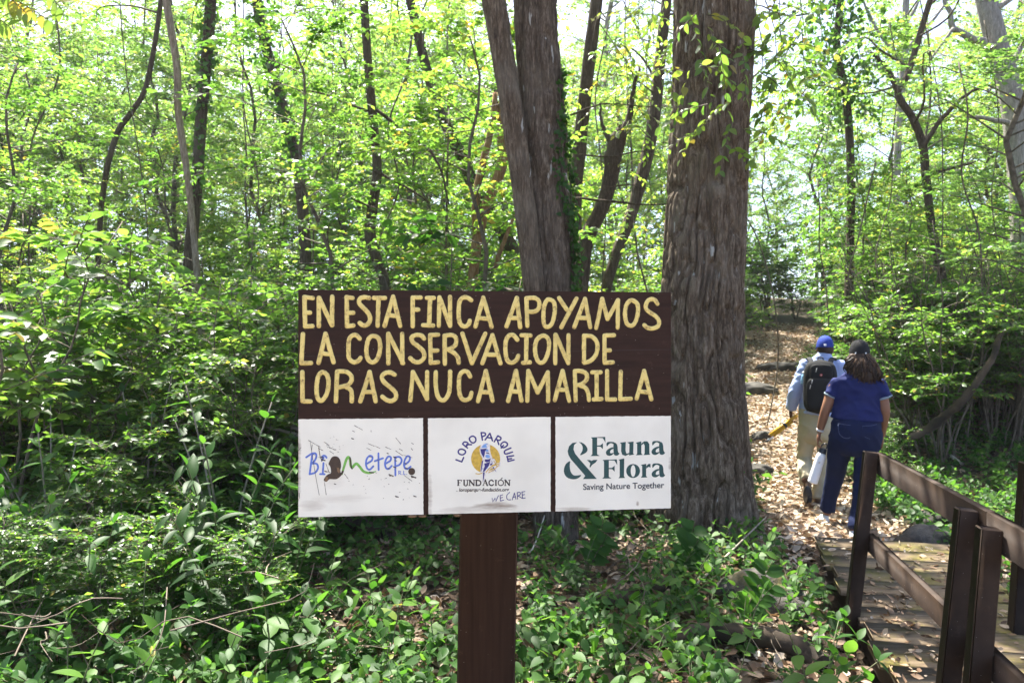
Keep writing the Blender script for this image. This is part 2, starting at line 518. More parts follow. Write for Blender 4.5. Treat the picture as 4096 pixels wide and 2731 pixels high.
    L(2, A_, [(1157,1040),(1110,1015),(1050,1020),(1010,1060),(1030,1120),(1100,1180),(1165,1245),(1170,1310),(1120,1345),(1060,1330),(1015,1295)], True)
    L(2, A_, [(1635,1010),(1635,1150),(1655,1280),(1700,1335),(1750,1320),(1790,1240),(1800,1120),(1802,1005)], True)
    L(2, A_, [(2035,1060),(2000,1005),(1950,1005),(1910,1060),(1905,1200),(1925,1300),(1975,1335),(2030,1310),(2050,1250)], True)
    for p in [[(35,1330),(125,985)],[(125,985),(202,1327)],[(65,1225),(160,1230)],[(380,1325),(470,985)],[(470,985),(532,1322)],[(415,1215),(510,1225)],[(600,1325),(610,985)],[(612,985),(720,1230)],[(720,1230),(835,1000)],[(835,1000),(840,1327)],
              [(915,1320),(1005,985)],[(1005,985),(1080,1327)],[(950,1200),(1050,1200)],[(1145,990),(1155,1322)],[(1345,1000),(1440,1000)],[(1395,1010),(1395,1300)],[(1362,1310),(1450,1305)],[(1515,985),(1515,1310)],[(1515,1312),(1607,1310)],
              [(1672,995),(1665,1305)],[(1665,1308),(1787,1302)],[(1855,1300),(1940,985)],[(1940,985),(2022,1307)],[(1890,1220),(2000,1230)]]: L(2, B_, p)
    L(2, B_, [(1145,985),(1210,985),(1275,1015),(1280,1080),(1230,1130),(1155,1150)], True)
    L(2, B_, [(1200,1150),(1270,1180),(1300,1250),(1307,1317)], True)
    for r in range(3):
        a = Acc()
        for c, pts, cv, cl in rows[r]:
            stroke(a, c.uv(pts), 26 * .345 * PXM, .0032, -.0004, cv, cl, .13, .5, rng, 9)
        a.build('lettering', M['yellow'], B, True)
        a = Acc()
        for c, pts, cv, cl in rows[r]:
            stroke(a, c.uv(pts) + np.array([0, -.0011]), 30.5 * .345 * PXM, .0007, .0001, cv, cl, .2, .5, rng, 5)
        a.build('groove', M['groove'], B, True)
    # horizontal crack in the board
    a = Acc()
    stroke(a, CA.uv([(40,828),(300,826),(700,815),(1100,806),(1600,800),(2200,806)]), .0007, .0002, .0001, prof=3, caps=False)
    stroke(a, CB.uv([(60,770),(600,772),(1300,755),(1800,745),(2250,738)]), .0007, .0002, .0001, prof=3, caps=False)
    a.build('crack', M['black'], B)
    # white panels
    def panel(c4, mat_, edge=.0012):
        q = np.array([board_uv(1150 + x * .6803, 1130 + y * .6804) for x, y in c4])
        q[:, 0] = np.clip(q[:, 0], .0005, S_W - .0005); q[:, 1] = np.maximum(q[:, 1], .0012)
        pts = []
        for k in range(4):
            p0, p1 = q[k], q[(k + 1) % 4]
            for s in np.linspace(0, 1, 40, endpoint=False):
                pts.append(p0 + (p1 - p0) * s + (rng.random(2) - .5) * edge)
        pts = np.array(pts)
        pts[:, 0] = np.clip(pts[:, 0], .0005, S_W - .0005); pts[:, 1] = np.maximum(pts[:, 1], .0012)
        a = Acc(); flat(a, pts, .0010)
        return a.build('white_panel', mat_, B)
    def st(c, x, y, rx, ry, s):
        u, v = c.uv([(x, y)])[0]
        return (u, v, rx * c.s * PXM, ry * c.s * PXM, s)
    P1 = panel([(60,803),(797,796),(799,1362),(58,1382)], white_paint('scuffed_white_paint', [st(C1,230,1330,260,110,.2), st(C1,560,1000,200,150,.12), st(C1,620,1230,520,90,.14), st(C1,40,700,60,800,.5), st(C1,900,1455,700,45,.3)]))
    P2 = panel([(826,797),(1547,789),(1547,1345),(829,1361)], white_paint('sooty_white_paint', [st(C2,980,1330,420,72,.6), st(C2,700,1385,700,70,.22), st(C2,60,1200,60,500,.3)]))
    P3 = panel([(1575,789),(2257,783),(2258,1325),(1576,1347)], white_paint('clean_white_paint', [st(C3,300,1380,400,50,.4), st(C3,1220,1300,30,60,.5), st(C3,1680,760,50,160,.4)]))
    P1['label'] = 'scratched white panel with blue and green hand lettering'
    P2['label'] = 'white panel with two blue parrots on a yellow disc'
    P3['label'] = 'white panel with dark teal serif lettering'
    k1, k2, k3 = C1.s * PXM, C2.s * PXM, C3.s * PXM
    H0 = .0012
    # panel 1
    a = Acc()
    for pts, cv in [([(158,655),(238,600)],0),([(242,605),(225,740),(205,890)],1),([(235,603),(285,600),(298,650),(265,715),(222,742)],1),([(225,742),(300,745),(322,800),(285,865),(208,890)],1),
                    ([(375,650),(400,632),(425,640),(440,660)],1),([(400,660),(375,700)],0),([(398,735),(388,880)],0),([(352,888),(412,890)],0),
                    ([(1000,745),(1070,700),(1078,650),(1040,635),(1000,680),(990,750),(1008,810),(1045,825),(1092,780)],1),([(1163,600),(1166,830)],0),([(1113,708),(1226,668)],0),
                    ([(1262,745),(1330,700),(1335,655),(1300,645),(1268,690),(1255,750),(1270,805),(1305,815),(1348,775)],1),([(1396,655),(1400,905)],0),([(1396,655),(1455,650),(1488,695),(1460,755),(1402,780)],1),
                    ([(1528,760),(1590,710),(1602,655),(1565,640),(1530,695),(1520,760),(1535,808),(1570,815),(1612,785)],1)]:
        c = [(x, y) for x, y in pts]
        stroke(a, C1.uv(c), 13 * k1, .0003, H0, bool(cv))
    for pts in [[(1445,845),(1447,895)],[(1446,846),(1472,850),(1474,865),(1448,870)],[(1458,870),(1480,896)],[(1515,845),(1515,895)],[(1515,896),(1535,893)],[(1495,894),(1496,895)],[(1555,893),(1556,894)]]:
        stroke(a, C1.uv(pts), 5 * k1, .0003, H0)
    a.build('lettering', M['blue'], P1)
    a = Acc()
    stroke(a, C1.uv([(655,890),(680,800),(715,690),(745,652),(768,690),(778,770),(800,795),(830,760),(862,745),(905,790),(955,850),(1020,872),(1075,868),(1125,852)]), 18 * k1, .0003, H0, True, taper=[.7,1,1,1,1,1,.9,.4])
    a.build('lettering', M['green'], P1)
    a = Acc()
    flat(a, chaikin(C1.uv([(500,670),(530,640),(580,638),(620,665),(640,720),(645,790),(630,830),(640,880),(660,830),(690,850),(645,912),(590,958),(540,962),(480,955),(455,985),(432,1000),(392,975),(430,915),(470,885),(502,880),(503,825),(490,775),(463,750),(480,715)])), H0 + .0006)
    an = np.linspace(0, 2 * math.pi, 28, endpoint=False)
    flat(a, C1.uv([(1627 + 48 * math.cos(t), 852 + 50 * math.sin(t)) for t in an]), H0 + .0006)
    stroke(a, C1.uv([(768,662),(775,720),(785,790),(797,812)]), 10 * k1, .0003, H0 + .0004, True)
    stroke(a, C1.uv([(1040,862),(1092,870)]), 9 * k1, .0003, H0 + .0004)
    for x, y, s in [(1052,645,16),(1295,600,14),(1395,655,20),(1390,790,18),(1545,740,16),(1555,805,18),(1405,700,14),(395,690,24),(380,650,16),(1160,690,12),(1310,810,14),(1420,1200,22),(1670,1195,18),(805,395,16),(265,615,10),(1650,925,30),(1340,905,26),(560,1025,14),(430,850,18)]:
        w = s * .55 * k1
        stroke(a, C1.uv([(x - s, y - s * .35), (x + s, y + s * .45)]), w * .55, .0002, H0 + .0004, jit=.6, rng=rng)
        stroke(a, C1.uv([(x - s * .7, y + s * .3), (x + s * .8, y + s * .2)]), w * .4, .0002, H0 + .0004, jit=.6, rng=rng)
    for pts in [[(210,428),(245,650),(300,980),(338,1180)],[(330,515),(350,640),(375,720)],[(240,482),(232,560)],[(190,420),(350,512)],[(328,530),(390,560)],[(410,1000),(436,1175)],[(828,212),(942,275)],[(1020,463),(1105,500)],[(1122,500),(1185,530)],[(1262,512),(1340,545)],[(1405,565),(1500,630)],[(1405,385),(1440,425),(1472,466)],[(1000,525),(1060,556)],
                [(405,440),(480,492)],[(480,515),(572,560)],[(485,570),(540,605)],[(1452,535),(1500,565)],[(1515,625),(1632,660)],[(1620,530),(1640,555)],[(1625,455),(1650,472)],[(1520,905),(1630,985)],[(690,885),(745,960)],[(430,740),(470,850)],[(415,845),(490,865)],[(330,655),(400,670)],[(1060,280),(1062,300)],[(60,1150),(65,1230)],[(50,560),(85,520)],[(800,285),(830,300)]]:
        stroke(a, C1.uv(pts), 3.2 * k1, .0002, H0 + .0003, jit=.9, rng=rng, prof=3)
    for _ in range(42):
        x, y = rng.normal(1250, 260), rng.normal(1050, 130)
        if _ < 18: x, y = rng.normal(530, 70), rng.normal(490, 60)
        if not 60 < x < 1750: continue
        s = rng.uniform(3, 15)
        stroke(a, C1.uv([(x, y), (x + s, y + s * rng.uniform(-.3, .7))]), rng.uniform(1.5, 4) * k1, .0002, H0 + .0003, prof=3)
    a.build('scrape', M['scrape'], P1)
    a = Acc()
    flat(a, C1.uv([(582,798),(612,800),(638,850),(612,880),(592,850)]), H0 + .0009)
    flat(a, C1.uv([(432,922),(465,930),(448,995),(412,980)]), H0 + .0009)
    a.build('bare_patch', M['tan'], P1)
    # panel 2: arched words, parrots, name, address, pen note
    a = Acc()
    def g(pts, cv=False, cl=False, w=10.5): stroke(a, C2.uv(pts), w * k2, .0003, H0, cv, cl)
    for pts in [[(432,688),(512,718)],[(512,718),(538,658)],[(524,470),(592,525)],[(580,478),(648,478)],[(782,312),(800,415)],[(903,322),(838,412)],[(905,322),(940,424)],[(862,378),(932,388)],[(1013,358),(965,438)],[(1005,408),(1028,476)],[(1092,488),(1062,524)],[(1145,645),(1158,712)],[(1140,645),(1234,632)],[(1152,680),(1205,672)],[(1158,712),(1240,690)]]: g(pts)
    for pts, cl in [([(515,542),(558,562),(562,592),(525,620),(480,608),(463,580),(478,550)],1),([(524,468),(548,442),(590,450),(598,478),(562,505)],0),([(662,360),(702,382),(706,428),(672,455),(632,432),(620,388)],1),([(782,312),(832,316),(842,345),(792,372)],0),([(1015,356),(1058,384),(1040,418),(990,406)],0),([(1105,440),(1146,462),(1140,496),(1095,520),(1060,503),(1062,468)],1),([(1196,525),(1118,560),(1106,590),(1130,608),(1218,582)],0)]: g(pts, True, bool(cl))
    a.build('lettering', M['navy'], P2)
    a = Acc()
    flat(a, C2.uv([(845 + 202 * math.cos(t), 675 + 202 * math.sin(t)) for t in np.linspace(0, 2 * math.pi, 60, endpoint=False)]), H0)
    a.build('sun_disc', M['gold'], P2)
    a = Acc()
    flat(a, chaikin(C2.uv([(757,540),(775,490),(815,458),(868,452),(908,480),(905,540),(912,600),(935,650),(950,700),(1005,850),(990,870),(940,790),(890,820),(850,862),(830,980),(803,1010),(806,880),(765,868),(785,730),(808,680),(770,620)])), H0 + .0005)
    for pts in [[(850,860),(920,790),(1040,745)],[(880,868),(950,838),(1030,770)],[(955,690),(1000,790)]]: stroke(a, C2.uv(pts), 17 * k2, .0002, H0 + .0004, True)
    a.build('white_outline', M['white_ink'], P2)
    a = Acc()
    for pg in [[(768,540),(862,532),(838,570),(832,610),(818,660),(785,605)],[(850,583),(888,590),(898,608),(850,598)],[(835,682),(880,684),(916,670),(905,712),(860,724),(833,714)],[(825,742),(910,716),(890,772),(830,850),(802,860),(832,780)],[(790,712),(812,692),(800,770),(785,852),(775,848)],[(808,862),(832,862),(822,940),(806,1004)],[(905,745),(930,735),(940,752),(912,772)],[(940,792),(956,786),(996,860),(974,838)],[(925,705),(932,708),(942,740),(936,742)]]:
        flat(a, C2.uv(pg), H0 + .001)
    a.build('parrot', M['navy'], P2)
    a = Acc()
    for pg in [[(783,522),(808,482),(850,462),(884,470),(850,480),(862,505),(872,518),(830,524)],[(846,546),(878,542),(888,578),(840,572)],[(842,628),(868,608),(902,630),(908,658),(872,668),(842,652)],[(800,800),(812,805),(802,838)],[(858,800),(880,780),(870,815)]]:
        flat(a, chaikin(C2.uv(pg), 1), H0 + .001)
    a.build('parrot', M['sky_blue'], P2)
    a = Acc()
    for pts, w in [([(708,880),(750,886),(792,874)],6),([(852,858),(920,788),(1034,742)],7),([(885,866),(950,832),(1025,768)],6),([(962,705),(1000,780)],5),([(930,770),(990,740),(985,700)],5)]:
        stroke(a, C2.uv(pts), w * k2, .0003, H0 + .0010, True)
    a.build('branch', M['gold'], P2)
    a = Acc()
    def serif(x, thick, h0=972, h1=1048, foot=True, head=True, w=10):
        stroke(a, C2.uv([(x, h0 + 3), (x, h1 - 3)]), w * k2 * (1 if thick else .65), .0003, H0, caps=False)
        if foot: stroke(a, C2.uv([(x - 13, h1), (x + 13, h1)]), 4.2 * k2, .0003, H0)
        if head: stroke(a, C2.uv([(x - 13, h0), (x + 13, h0)]), 4.2 * k2, .0003, H0)
    def b(pts, w=4, cv=False): stroke(a, C2.uv(pts), w * 1.25 * k2, .0003, H0, cv)
    serif(463, 1); b([(463,972),(508,972)]); b([(508,972),(506,990)]); b([(465,1008),(492,1008)], 3)
    serif(545, 1, foot=False); b([(545,1025),(556,1048),(580,1048),(590,1020)], 6, True); serif(591, 0, foot=False)
    serif(622, 0); b([(622,975),(682,1046)], 8); serif(683, 0, foot=False)
    serif(715, 1); b([(715,973),(760,980),(778,1010),(760,1042),(715,1048)], 7, True)
    b([(838,968),(812,1046)], 4); b([(838,968),(868,1046)], 8); b([(822,1020),(855,1020)], 3); b([(802,1047),(824,1047)], 3); b([(855,1047),(882,1047)], 3)
    b([(952,992),(930,972),(900,985),(892,1010),(902,1036),(930,1048),(954,1032)], 7, True)
    serif(988, 1)
    stroke(a, C2.uv([(1056,972),(1088,990),(1090,1028),(1056,1048),(1024,1030),(1024,990)]), 7 * k2, .0003, H0, True, True); b([(1058,958),(1076,942)], 5)
    serif(1118, 0); b([(1118,972),(1175,1044)], 8); serif(1177, 0, foot=False)
    a.build('lettering', M['black'], P2)
    def text(body, crop, x0, x1, y0, y1, mat_, parent, shear=0.0, bold=0.0, h=H0 + .0002):
        cu = bpy.data.curves.new('text', 'FONT'); cu.body = body; cu.size = 1; cu.offset = bold
        ob = bpy.data.objects.new('text', cu); COL.objects.link(ob)
        dg = bpy.context.evaluated_depsgraph_get(); ev = ob.evaluated_get(dg)
        me = ev.to_mesh()
        v = np.array([w.co[:2] for w in me.vertices]); me.calc_loop_triangles()
        tr = np.array([l.vertices for l in me.loop_triangles])
        ev.to_mesh_clear(); bpy.data.objects.remove(ob); bpy.data.curves.remove(cu)
        w = v[:, 0].max() - v[:, 0].min()
        s = (x1 - x0) / w
        X = (v[:, 0] - v[:, 0].min()) * s; Y = v[:, 1] * s
        px = x0 + X + shear * Y; py = y0 + (y1 - y0) * X / (x1 - x0) - Y
        uv = crop.uv(np.stack([px, py], 1))
        aa, bb, cc = uv[tr[:, 0]], uv[tr[:, 1]], uv[tr[:, 2]]
        cr = (bb[:, 0] - aa[:, 0]) * (cc[:, 1] - aa[:, 1]) - (bb[:, 1] - aa[:, 1]) * (cc[:, 0] - aa[:, 0])
        tr = np.where((cr < 0)[:, None], tr[:, ::-1], tr)
        a = Acc(); a.add(board3(uv, h), tr)
        a.build('lettering', mat_, parent)
    text(', loroparque-fundación.org', C2, 438, 1165, 1130, 1127, M['black'], P2, .2, .03)
    a = Acc()
    for pts, cv in [([(935,1225),(942,1276),(975,1225)],0),([(975,1225),(986,1270),(1022,1188)],0),([(1047,1185),(1050,1260)],0),([(1047,1188),(1082,1176)],0),([(1048,1222),(1080,1212)],0),([(1050,1262),(1096,1250)],0),([(1180,1142),(1142,1180),(1140,1225),(1160,1245),(1196,1244)],1),([(1215,1246),(1245,1150)],0),([(1245,1150),(1266,1236)],0),([(1222,1212),(1262,1202)],0),([(1285,1145),(1290,1236)],0),([(1285,1145),(1322,1142),(1326,1170),(1290,1196)],1),([(1300,1192),(1350,1222)],0),([(1350,1135),(1360,1226)],0),([(1350,1136),(1392,1130)],0),([(1355,1180),(1386,1172)],0),([(1360,1226),(1396,1220)],0)]:
        stroke(a, C2.uv(pts), 5.2 * k2, .0003, H0 + .0006, bool(cv))
    a.build('pen_note', M['navy'], P2)
    # panel 3
    a = Acc()
    F = [(568,378),(768,370),(773,450),(735,388),(656,384),(656,490),(700,488),(737,458),(737,542),(703,508),(656,506),(656,612),(692,636),(563,638),(588,612),(588,398)]
    A1 = [(880,470),(905,445),(940,482),(945,585),(972,602),(940,633),(897,630),(885,600)]
    A2 = [(785,446),(840,437),(905,445),(890,478),(855,455),(822,468),(788,512)]
    A3 = [(882,512),(884,536),(845,552),(832,588),(850,602),(886,588),(888,604),(840,638),(790,627),(774,590),(790,556),(832,526)]
    def pg(p, dx=0, dy=0, ck=0):
        uv = C3.uv([(x + dx, y + dy) for x, y in p])
        flat(a, chaikin(uv, ck) if ck else uv, H0)
    pg(F); pg(F, 163, 313)
    for dx, dy in ((0, 0), (636, -12), (637, 300)):
        pg(A1, dx, dy, 1); pg([(x, y - .1) for x, y in A2], dx, dy, 1); pg(A3, dx, dy, 1)
    pg([(973,452),(1055,440),(1052,560),(1062,600),(1085,602),(1102,588),(1102,612),(1050,636),(1005,618),(990,570),(992,472)])
    pg([(1075,446),(1164,435),(1159,600),(1174,615),(1102,630),(1106,470)])
    pg([(1194,452),(1271,432),(1272,600),(1291,622),(1194,627),(1213,605),(1213,470)])
    pg([(1273,462),(1310,432),(1355,432),(1383,470),(1385,602),(1397,618),(1300,625),(1318,600),(1318,492),(1302,462),(1273,490)])
    pg([(953,687),(1034,670),(1030,920),(1046,942),(952,946),(970,922),(970,702)])
    pg([(1265,760),(1340,745),(1338,912),(1356,935),(1264,938),(1283,912),(1283,777)])
    pg([(1341,776),(1370,748),(1399,744),(1401,797),(1370,788),(1341,812)])
    t_ = np.linspace(0, 2 * math.pi, 41)
    o_ = C3.uv([(1157 + 96 * math.cos(t), 845 + 97 * math.sin(t)) for t in t_]); i_ = C3.uv([(1157 + 33 * math.cos(t), 845 + 82 * math.sin(t)) for t in t_])
    n_ = len(t_); ii = np.arange(n_ - 1)
    a.add(np.vstack([board3(o_, H0), board3(i_, H0)]), None, np.stack([ii, ii + n_, ii + n_ + 1, ii + 1], 1))
    pg([(376,445),(335,485),(327,545),(350,605),(420,690),(652,955),(535,956),(458,958),(490,912),(290,682),(255,620),(245,570),(265,500),(312,455)], ck=0)
    pg([(394,440),(450,450),(500,490),(526,540),(515,580),(470,610),(408,633),(450,570),(457,510),(432,465)], ck=1)
    pg([(286,702),(272,760),(282,850),(322,905),(370,910),(440,896),(420,928),(370,957),(310,963),(240,942),(200,895),(189,830),(210,760),(245,722)], ck=1)
    pg([(513,692),(555,693),(580,705),(602,692),(662,689),(635,727),(590,757),(555,802),(550,780),(560,742),(540,717)])
    a.build('lettering', M['teal'], P3)
    text('Saving Nature Together', C3, 460, 1590, 1107, 1080, M['slate'], P3, 0, .018)
    # post: leans slightly, in the plane behind the board
    a = Acc()
    c0 = P(1115, 1568, 2.47); c1 = P(1122, 1178, 2.47)
    d = (c1 - c0) / (c1[2] - c0[2])
    bot = c0 + d * (-.15 - c0[2]); top_ = c0 + d * (1.74 - c0[2])
    q = np.array([*(S_N * -.0705), 0])
    mid = (bot + top_) / 2
    face = mid[:2].dot(S_N) ; want = SL.dot(S_N) - .0185 - .05
    mid[:2] += S_N * (want - face)
    ax = norm(np.cross((top_ - bot), np.array([*S_N, 0])))
    box(a, mid, ax * .0935, np.array([*S_N, 0]) * .05, (top_ - bot) / 2, .5, .004)
    a.build('post', M['timber'], S)
    return S
build_sign()
# tan bracket fungi growing under the lower edge of the board
for (sx, sy), w, lab in (((1650, 2063), .016, 'tan bracket fungus under the sign, left of the brown divider'), ((1690, 2063), .014, 'tan bracket fungus under the sign, beside the brown divider'), ((1830, 2062), .013, 'tan bracket fungus under the sign, against the post')):
    u = board_uv(sx, sy)[0]
    a = Acc(); c = board3([(u, -.001)], -.008)[0]
    an = np.linspace(0, 2 * math.pi, 14, endpoint=False)
    rings = [(.55, 0), (.95, -.003), (1, -.006), (.6, -.0085)]
    V = np.concatenate([[c + s * w * math.cos(t) * S_E3 + s * .007 * math.sin(t) * S_N3 + np.array([0, 0, z]) for t in an] for s, z in rings])
    q = [(r * 14 + i, r * 14 + (i + 1) % 14, (r + 1) * 14 + (i + 1) % 14, (r + 1) * 14 + i) for r in range(3) for i in range(14)]
    V = np.vstack([V, c + np.array([0, 0, -.0095])])
    a.add(V, [(42 + i, 42 + (i + 1) % 14, 56) for i in range(14)], q)
    o = a.build('bracket_fungus', M['tan'], None, True)
    tag(o, lab, 'fungus', 'fungi under the sign board')
# ------------------------------------------------------------------ terrain, path, footbridge, railings
BU = norm(np.array([.25, .968]))          # along the bridge, away from the camera
BR = np.array([BU[1], -BU[0]])            # to its right
BE = np.array([1.83, 3.7])                # a point of the deck's left edge
DECK_Z = .10
def sstep(x, a, b):
    t = np.clip((x - a) / (b - a), 0, 1); return t * t * (3 - 2 * t)
def gz(x, y):
    x = np.asarray(x, float); y = np.asarray(y, float)
    d = np.clip(y - 7.6, 0, 22)
    z = .165 * (d - 1.2 * (1 - np.exp(-d / 1.2))) + .04 * np.clip(y - 29.6, 0, 200)
    z = z + .10 * (vnoise(x * .5 + 40, y * .5 + 40, 3) - .5) + .05 * (vnoise(x * 1.7 + 90, y * 1.7 + 90, 4) - .5)
    s = (x - BE[0]) * BU[0] + (y - BE[1]) * BU[1]; r = (x - BE[0]) * BR[0] + (y - BE[1]) * BR[1]
    under = sstep(r, -.22, .12) * (1 - sstep(r, .8, 1.15)) * (1 - sstep(s, 1.2, 2.2))
    z = z - .32 * under
    z = z - .9 * sstep(-y, -2.0, -.6) * (1 - sstep(-y, 1.5, 3.5)) * 0
    return z
PATH_PTS = np.array([(2.62, 5.75), (2.85, 6.6), (3.1, 8.0), (3.6, 10), (4.36, 13), (5.3, 15.2), (6.0, 16.8), (7.0, 18.8), (8.0, 20.8), (8.6, 22.0)])
PATH = smooth_path(PATH_PTS, 80)
def path_dist(x, y):
    p = np.stack([np.asarray(x, float), np.asarray(y, float)], -1)
    return np.min(np.linalg.norm(p[..., None, :] - PATH, axis=-1), -1)
def deck_rs(x, y):
    x, y = np.asarray(x, float), np.asarray(y, float)
    return (x - BE[0]) * BR[0] + (y - BE[1]) * BR[1], (x - BE[0]) * BU[0] + (y - BE[1]) * BU[1]
DECK_W, DECK_S0, DECK_S1 = .98, -2.6, 2.15

def ground_mats():
    m, t, p, o = new_mat('forest_floor_soil')
    n = noise(t, 2.2, 6, rough=.7); n2 = noise(t, 28, 5, rough=.75); n3 = noise(t, 70, 2)
    a = ramp(t, [(.3, (.035, .024, .015)), (.5, (.085, .058, .036)), (.62, (.16, .11, .07)), (.75, (.24, .18, .12))], n2)
    b = mix(t, math_n(t, 'MULTIPLY', n, .55), a, (.045, .04, .018))
    t.links.new(b, p.inputs['Base Color']); p.inputs['Roughness'].default_value = .95
    bump(t, p, n2, .9, .03)
    m2, t, p, o = new_mat('trodden_soil')
    n2 = noise(t, 22, 6, rough=.75); n = noise(t, 3, 4)
    a = ramp(t, [(.3, (.13, .095, .068)), (.52, (.30, .24, .18)), (.72, (.48, .41, .33))], n2)
    t.links.new(mix(t, math_n(t, 'MULTIPLY', n, .4), a, (.12, .085, .055)), p.inputs['Base Color']); p.inputs['Roughness'].default_value = .95
    bump(t, p, n2, .8, .02)
    return m, m2
M['soil'], M['trail'] = ground_mats()
a = Acc()
gx = np.concatenate([np.linspace(-150, -14, 24)[:-1], np.linspace(-14, 14, 150), np.linspace(14, 150, 24)[1:]])
gy = np.concatenate([np.linspace(-60, -6, 10)[:-1], np.linspace(-6, 2, 16)[:-1], np.linspace(2, 16, 130)[:-1], np.linspace(16, 40, 50)[:-1], np.linspace(40, 260, 24)])
X, Y = np.meshgrid(gx, gy)
i = np.arange(len(gy) - 1)[:, None] * len(gx); j = np.arange(len(gx) - 1)[None]
a.add(np.stack([X, Y, gz(X, Y)], -1), None, np.stack([i + j, i + j + 1, i + len(gx) + j + 1, i + len(gx) + j], -1))
tag(a.build('ground', M['soil'], None, True), kind='structure')
a = Acc()
d_ = norm(np.gradient(PATH, axis=0)); pr_ = np.stack([d_[:, 1], -d_[:, 0]], 1)
rng = np.random.default_rng(8)
wl = .42 + .22 * (vnoise(np.arange(80) * .35, np.zeros(80), 6) - .5); wr = .42 + .22 * (vnoise(np.arange(80) * .35, np.zeros(80), 7) - .5)
cols = np.linspace(-1, 1, 9)
V = []
for c in cols:
    w = np.where(c < 0, wl, wr) * c
    q = PATH + pr_ * w[:, None]
    V.append(np.stack([q[:, 0], q[:, 1], gz(q[:, 0], q[:, 1]) + .012 - .006 * abs(c)], 1))
V = np.stack(V, 1).reshape(-1, 3)
i = np.arange(79)[:, None] * 9; j = np.arange(8)[None]
a.add(V, None, np.stack([i + j, i + j + 1, i + 9 + j + 1, i + 9 + j], -1))
tag(a.build('path', M['trail'], None, True), kind='structure')

# unseen pale ground added behind the camera to bounce sunlight onto the sign
M['bounce_ground'] = surf('pale_bounce_dirt', (.19, .14, .085), (.27, .205, .13), 3, .95, bmp=.3)
a = Acc()
an = np.linspace(0, 2 * math.pi, 72, endpoint=False)
ring = [np.stack([q * (9.5 + 1.2 * np.sin(3 * an + 1) + .6 * np.sin(7 * an)) * np.cos(an), -8.0 + q * (8.6 + .5 * np.sin(5 * an)) * np.sin(an)], 1) for q in np.linspace(0.05, 1, 14)]
V = np.concatenate([np.stack([w[:, 0], w[:, 1], gz(w[:, 0], w[:, 1]) + .012], 1) for w in ring])
i = np.arange(13)[:, None] * 72; j = np.arange(72)[None]; j2 = (j + 1) % 72
a.add(V, None, np.stack([i + j, i + 72 + j, i + 72 + j2, i + j2], -1).reshape(-1, 4))
tag(a.build('bounce_ground', M['bounce_ground'], None, True), kind='structure')

def deck_mat():
    m, t, p, o = new_mat('weathered_mossy_plank')
    n = noise(t, 1.0, 6, stretch=(5, 40, 30), rough=.65); n2 = noise(t, 3.2, 5, rough=.65); n3 = noise(t, 45, 3)
    a = ramp(t, [(.25, (.055, .037, .021)), (.5, (.175, .125, .07)), (.78, (.29, .22, .135))], n)
    f = ramp(t, [(.49, (0, 0, 0)), (.62, (.9, .9, .9))], math_n(t, 'ADD', math_n(t, 'MULTIPLY', n2, .85), math_n(t, 'MULTIPLY', n3, .17)))
    b = mix(t, f, a, ramp(t, [(.3, (.07, .065, .012)), (.7, (.19, .155, .03))], n3))
    t.links.new(b, p.inputs['Base Color']); p.inputs['Roughness'].default_value = .9
    bump(t, p, n, .3, .003)
    return m
M['deck'] = deck_mat()
def b3(r, s, z):
    q = BE + BR * r + BU * s
    return np.array([q[0], q[1], z])
BR3, BU3 = np.array([*BR, 0]), np.array([*BU, 0])
FB = empty('footbridge', b3(DECK_W / 2, 1.0, 0), 'low plank footbridge with mossy grey boards leading to the trail', 'bridge')
rng = np.random.default_rng(3)
s = DECK_S0
while s < DECK_S1:
    w = rng.uniform(.225, .29)
    a = Acc()
    tilt = rng.normal(0, .002)
    ex = rng.uniform(-.03, .03)
    box(a, b3(DECK_W / 2 + ex, s + w / 2, DECK_Z - .02 + rng.normal(0, .0008)), BR3 * (DECK_W / 2) + np.array([0, 0, tilt * .5]), BU3 * (w / 2), np.array([0, 0, .02]), .5, .004)
    a.build('plank', M['deck'], FB)
    s += w + rng.uniform(.012, .024)
for r in (.07, DECK_W - .07):
    a = Acc(); box(a, b3(r, (DECK_S0 + DECK_S1) / 2, DECK_Z - .043 - .07), BR3 * .05, BU3 * ((DECK_S1 - DECK_S0) / 2), np.array([0, 0, .069]), .5, .005)
    a.build('beam', M['rail_paint'], FB)

def post(acc, base, top, half=.043):
    base, top = np.asarray(base, float), np.asarray(top, float)
    d = norm(top - base)
    ax = norm(BR3 - d * BR3.dot(d)); ay = np.cross(d, ax)
    box(acc, (base + top) / 2, ax * half, ay * half, (top - base) / 2, .5, .005)
def rail(acc, p0, p1, hh, th=.017):
    p0, p1 = np.asarray(p0, float), np.asarray(p1, float)
    d = norm(p1 - p0); u = norm(np.array([0, 0, 1.0]) - d * d[2])
    box(acc, (p0 + p1) / 2, (p1 - p0) / 2, np.cross(u, d) * th, u * hh, .5, .003)
RL = empty('railing', b3(-.02, .5, 0), 'brown wooden handrail on the near side of the footbridge, with leaning posts', 'railing')
p1t, p1b = P(2000, 1037, 4.2), P(1953, 1452, 4.2)
p2t = P(2220, 1168, 2.8); p2b = P(2178, 1568, 2.8); p3t = P(2272, 1211, 2.6); p3b = P(2243, 1568, 2.6)
p2b = p2t + (p2b - p2t) / (p2t[2] - p2b[2]) * (p2t[2] + .2); p3b = p3t + (p3b - p3t) / (p3t[2] - p3b[2]) * (p3t[2] + .2)
p1b = p1t + (p1b - p1t) / (p1t[2] - p1b[2]) * (p1t[2] + .15)
for tp, bt, hf in ((p1t, p1b, .036), (p2t, p2b, .034), (p3t, p3b, .035)):
    a = Acc(); post(a, bt, tp, hf); a.build('post', M['rail_paint'], RL)
rd = norm(p3t[:2] - p1t[:2]); rd3 = np.array([*rd, 0])
off = BR3 * .054
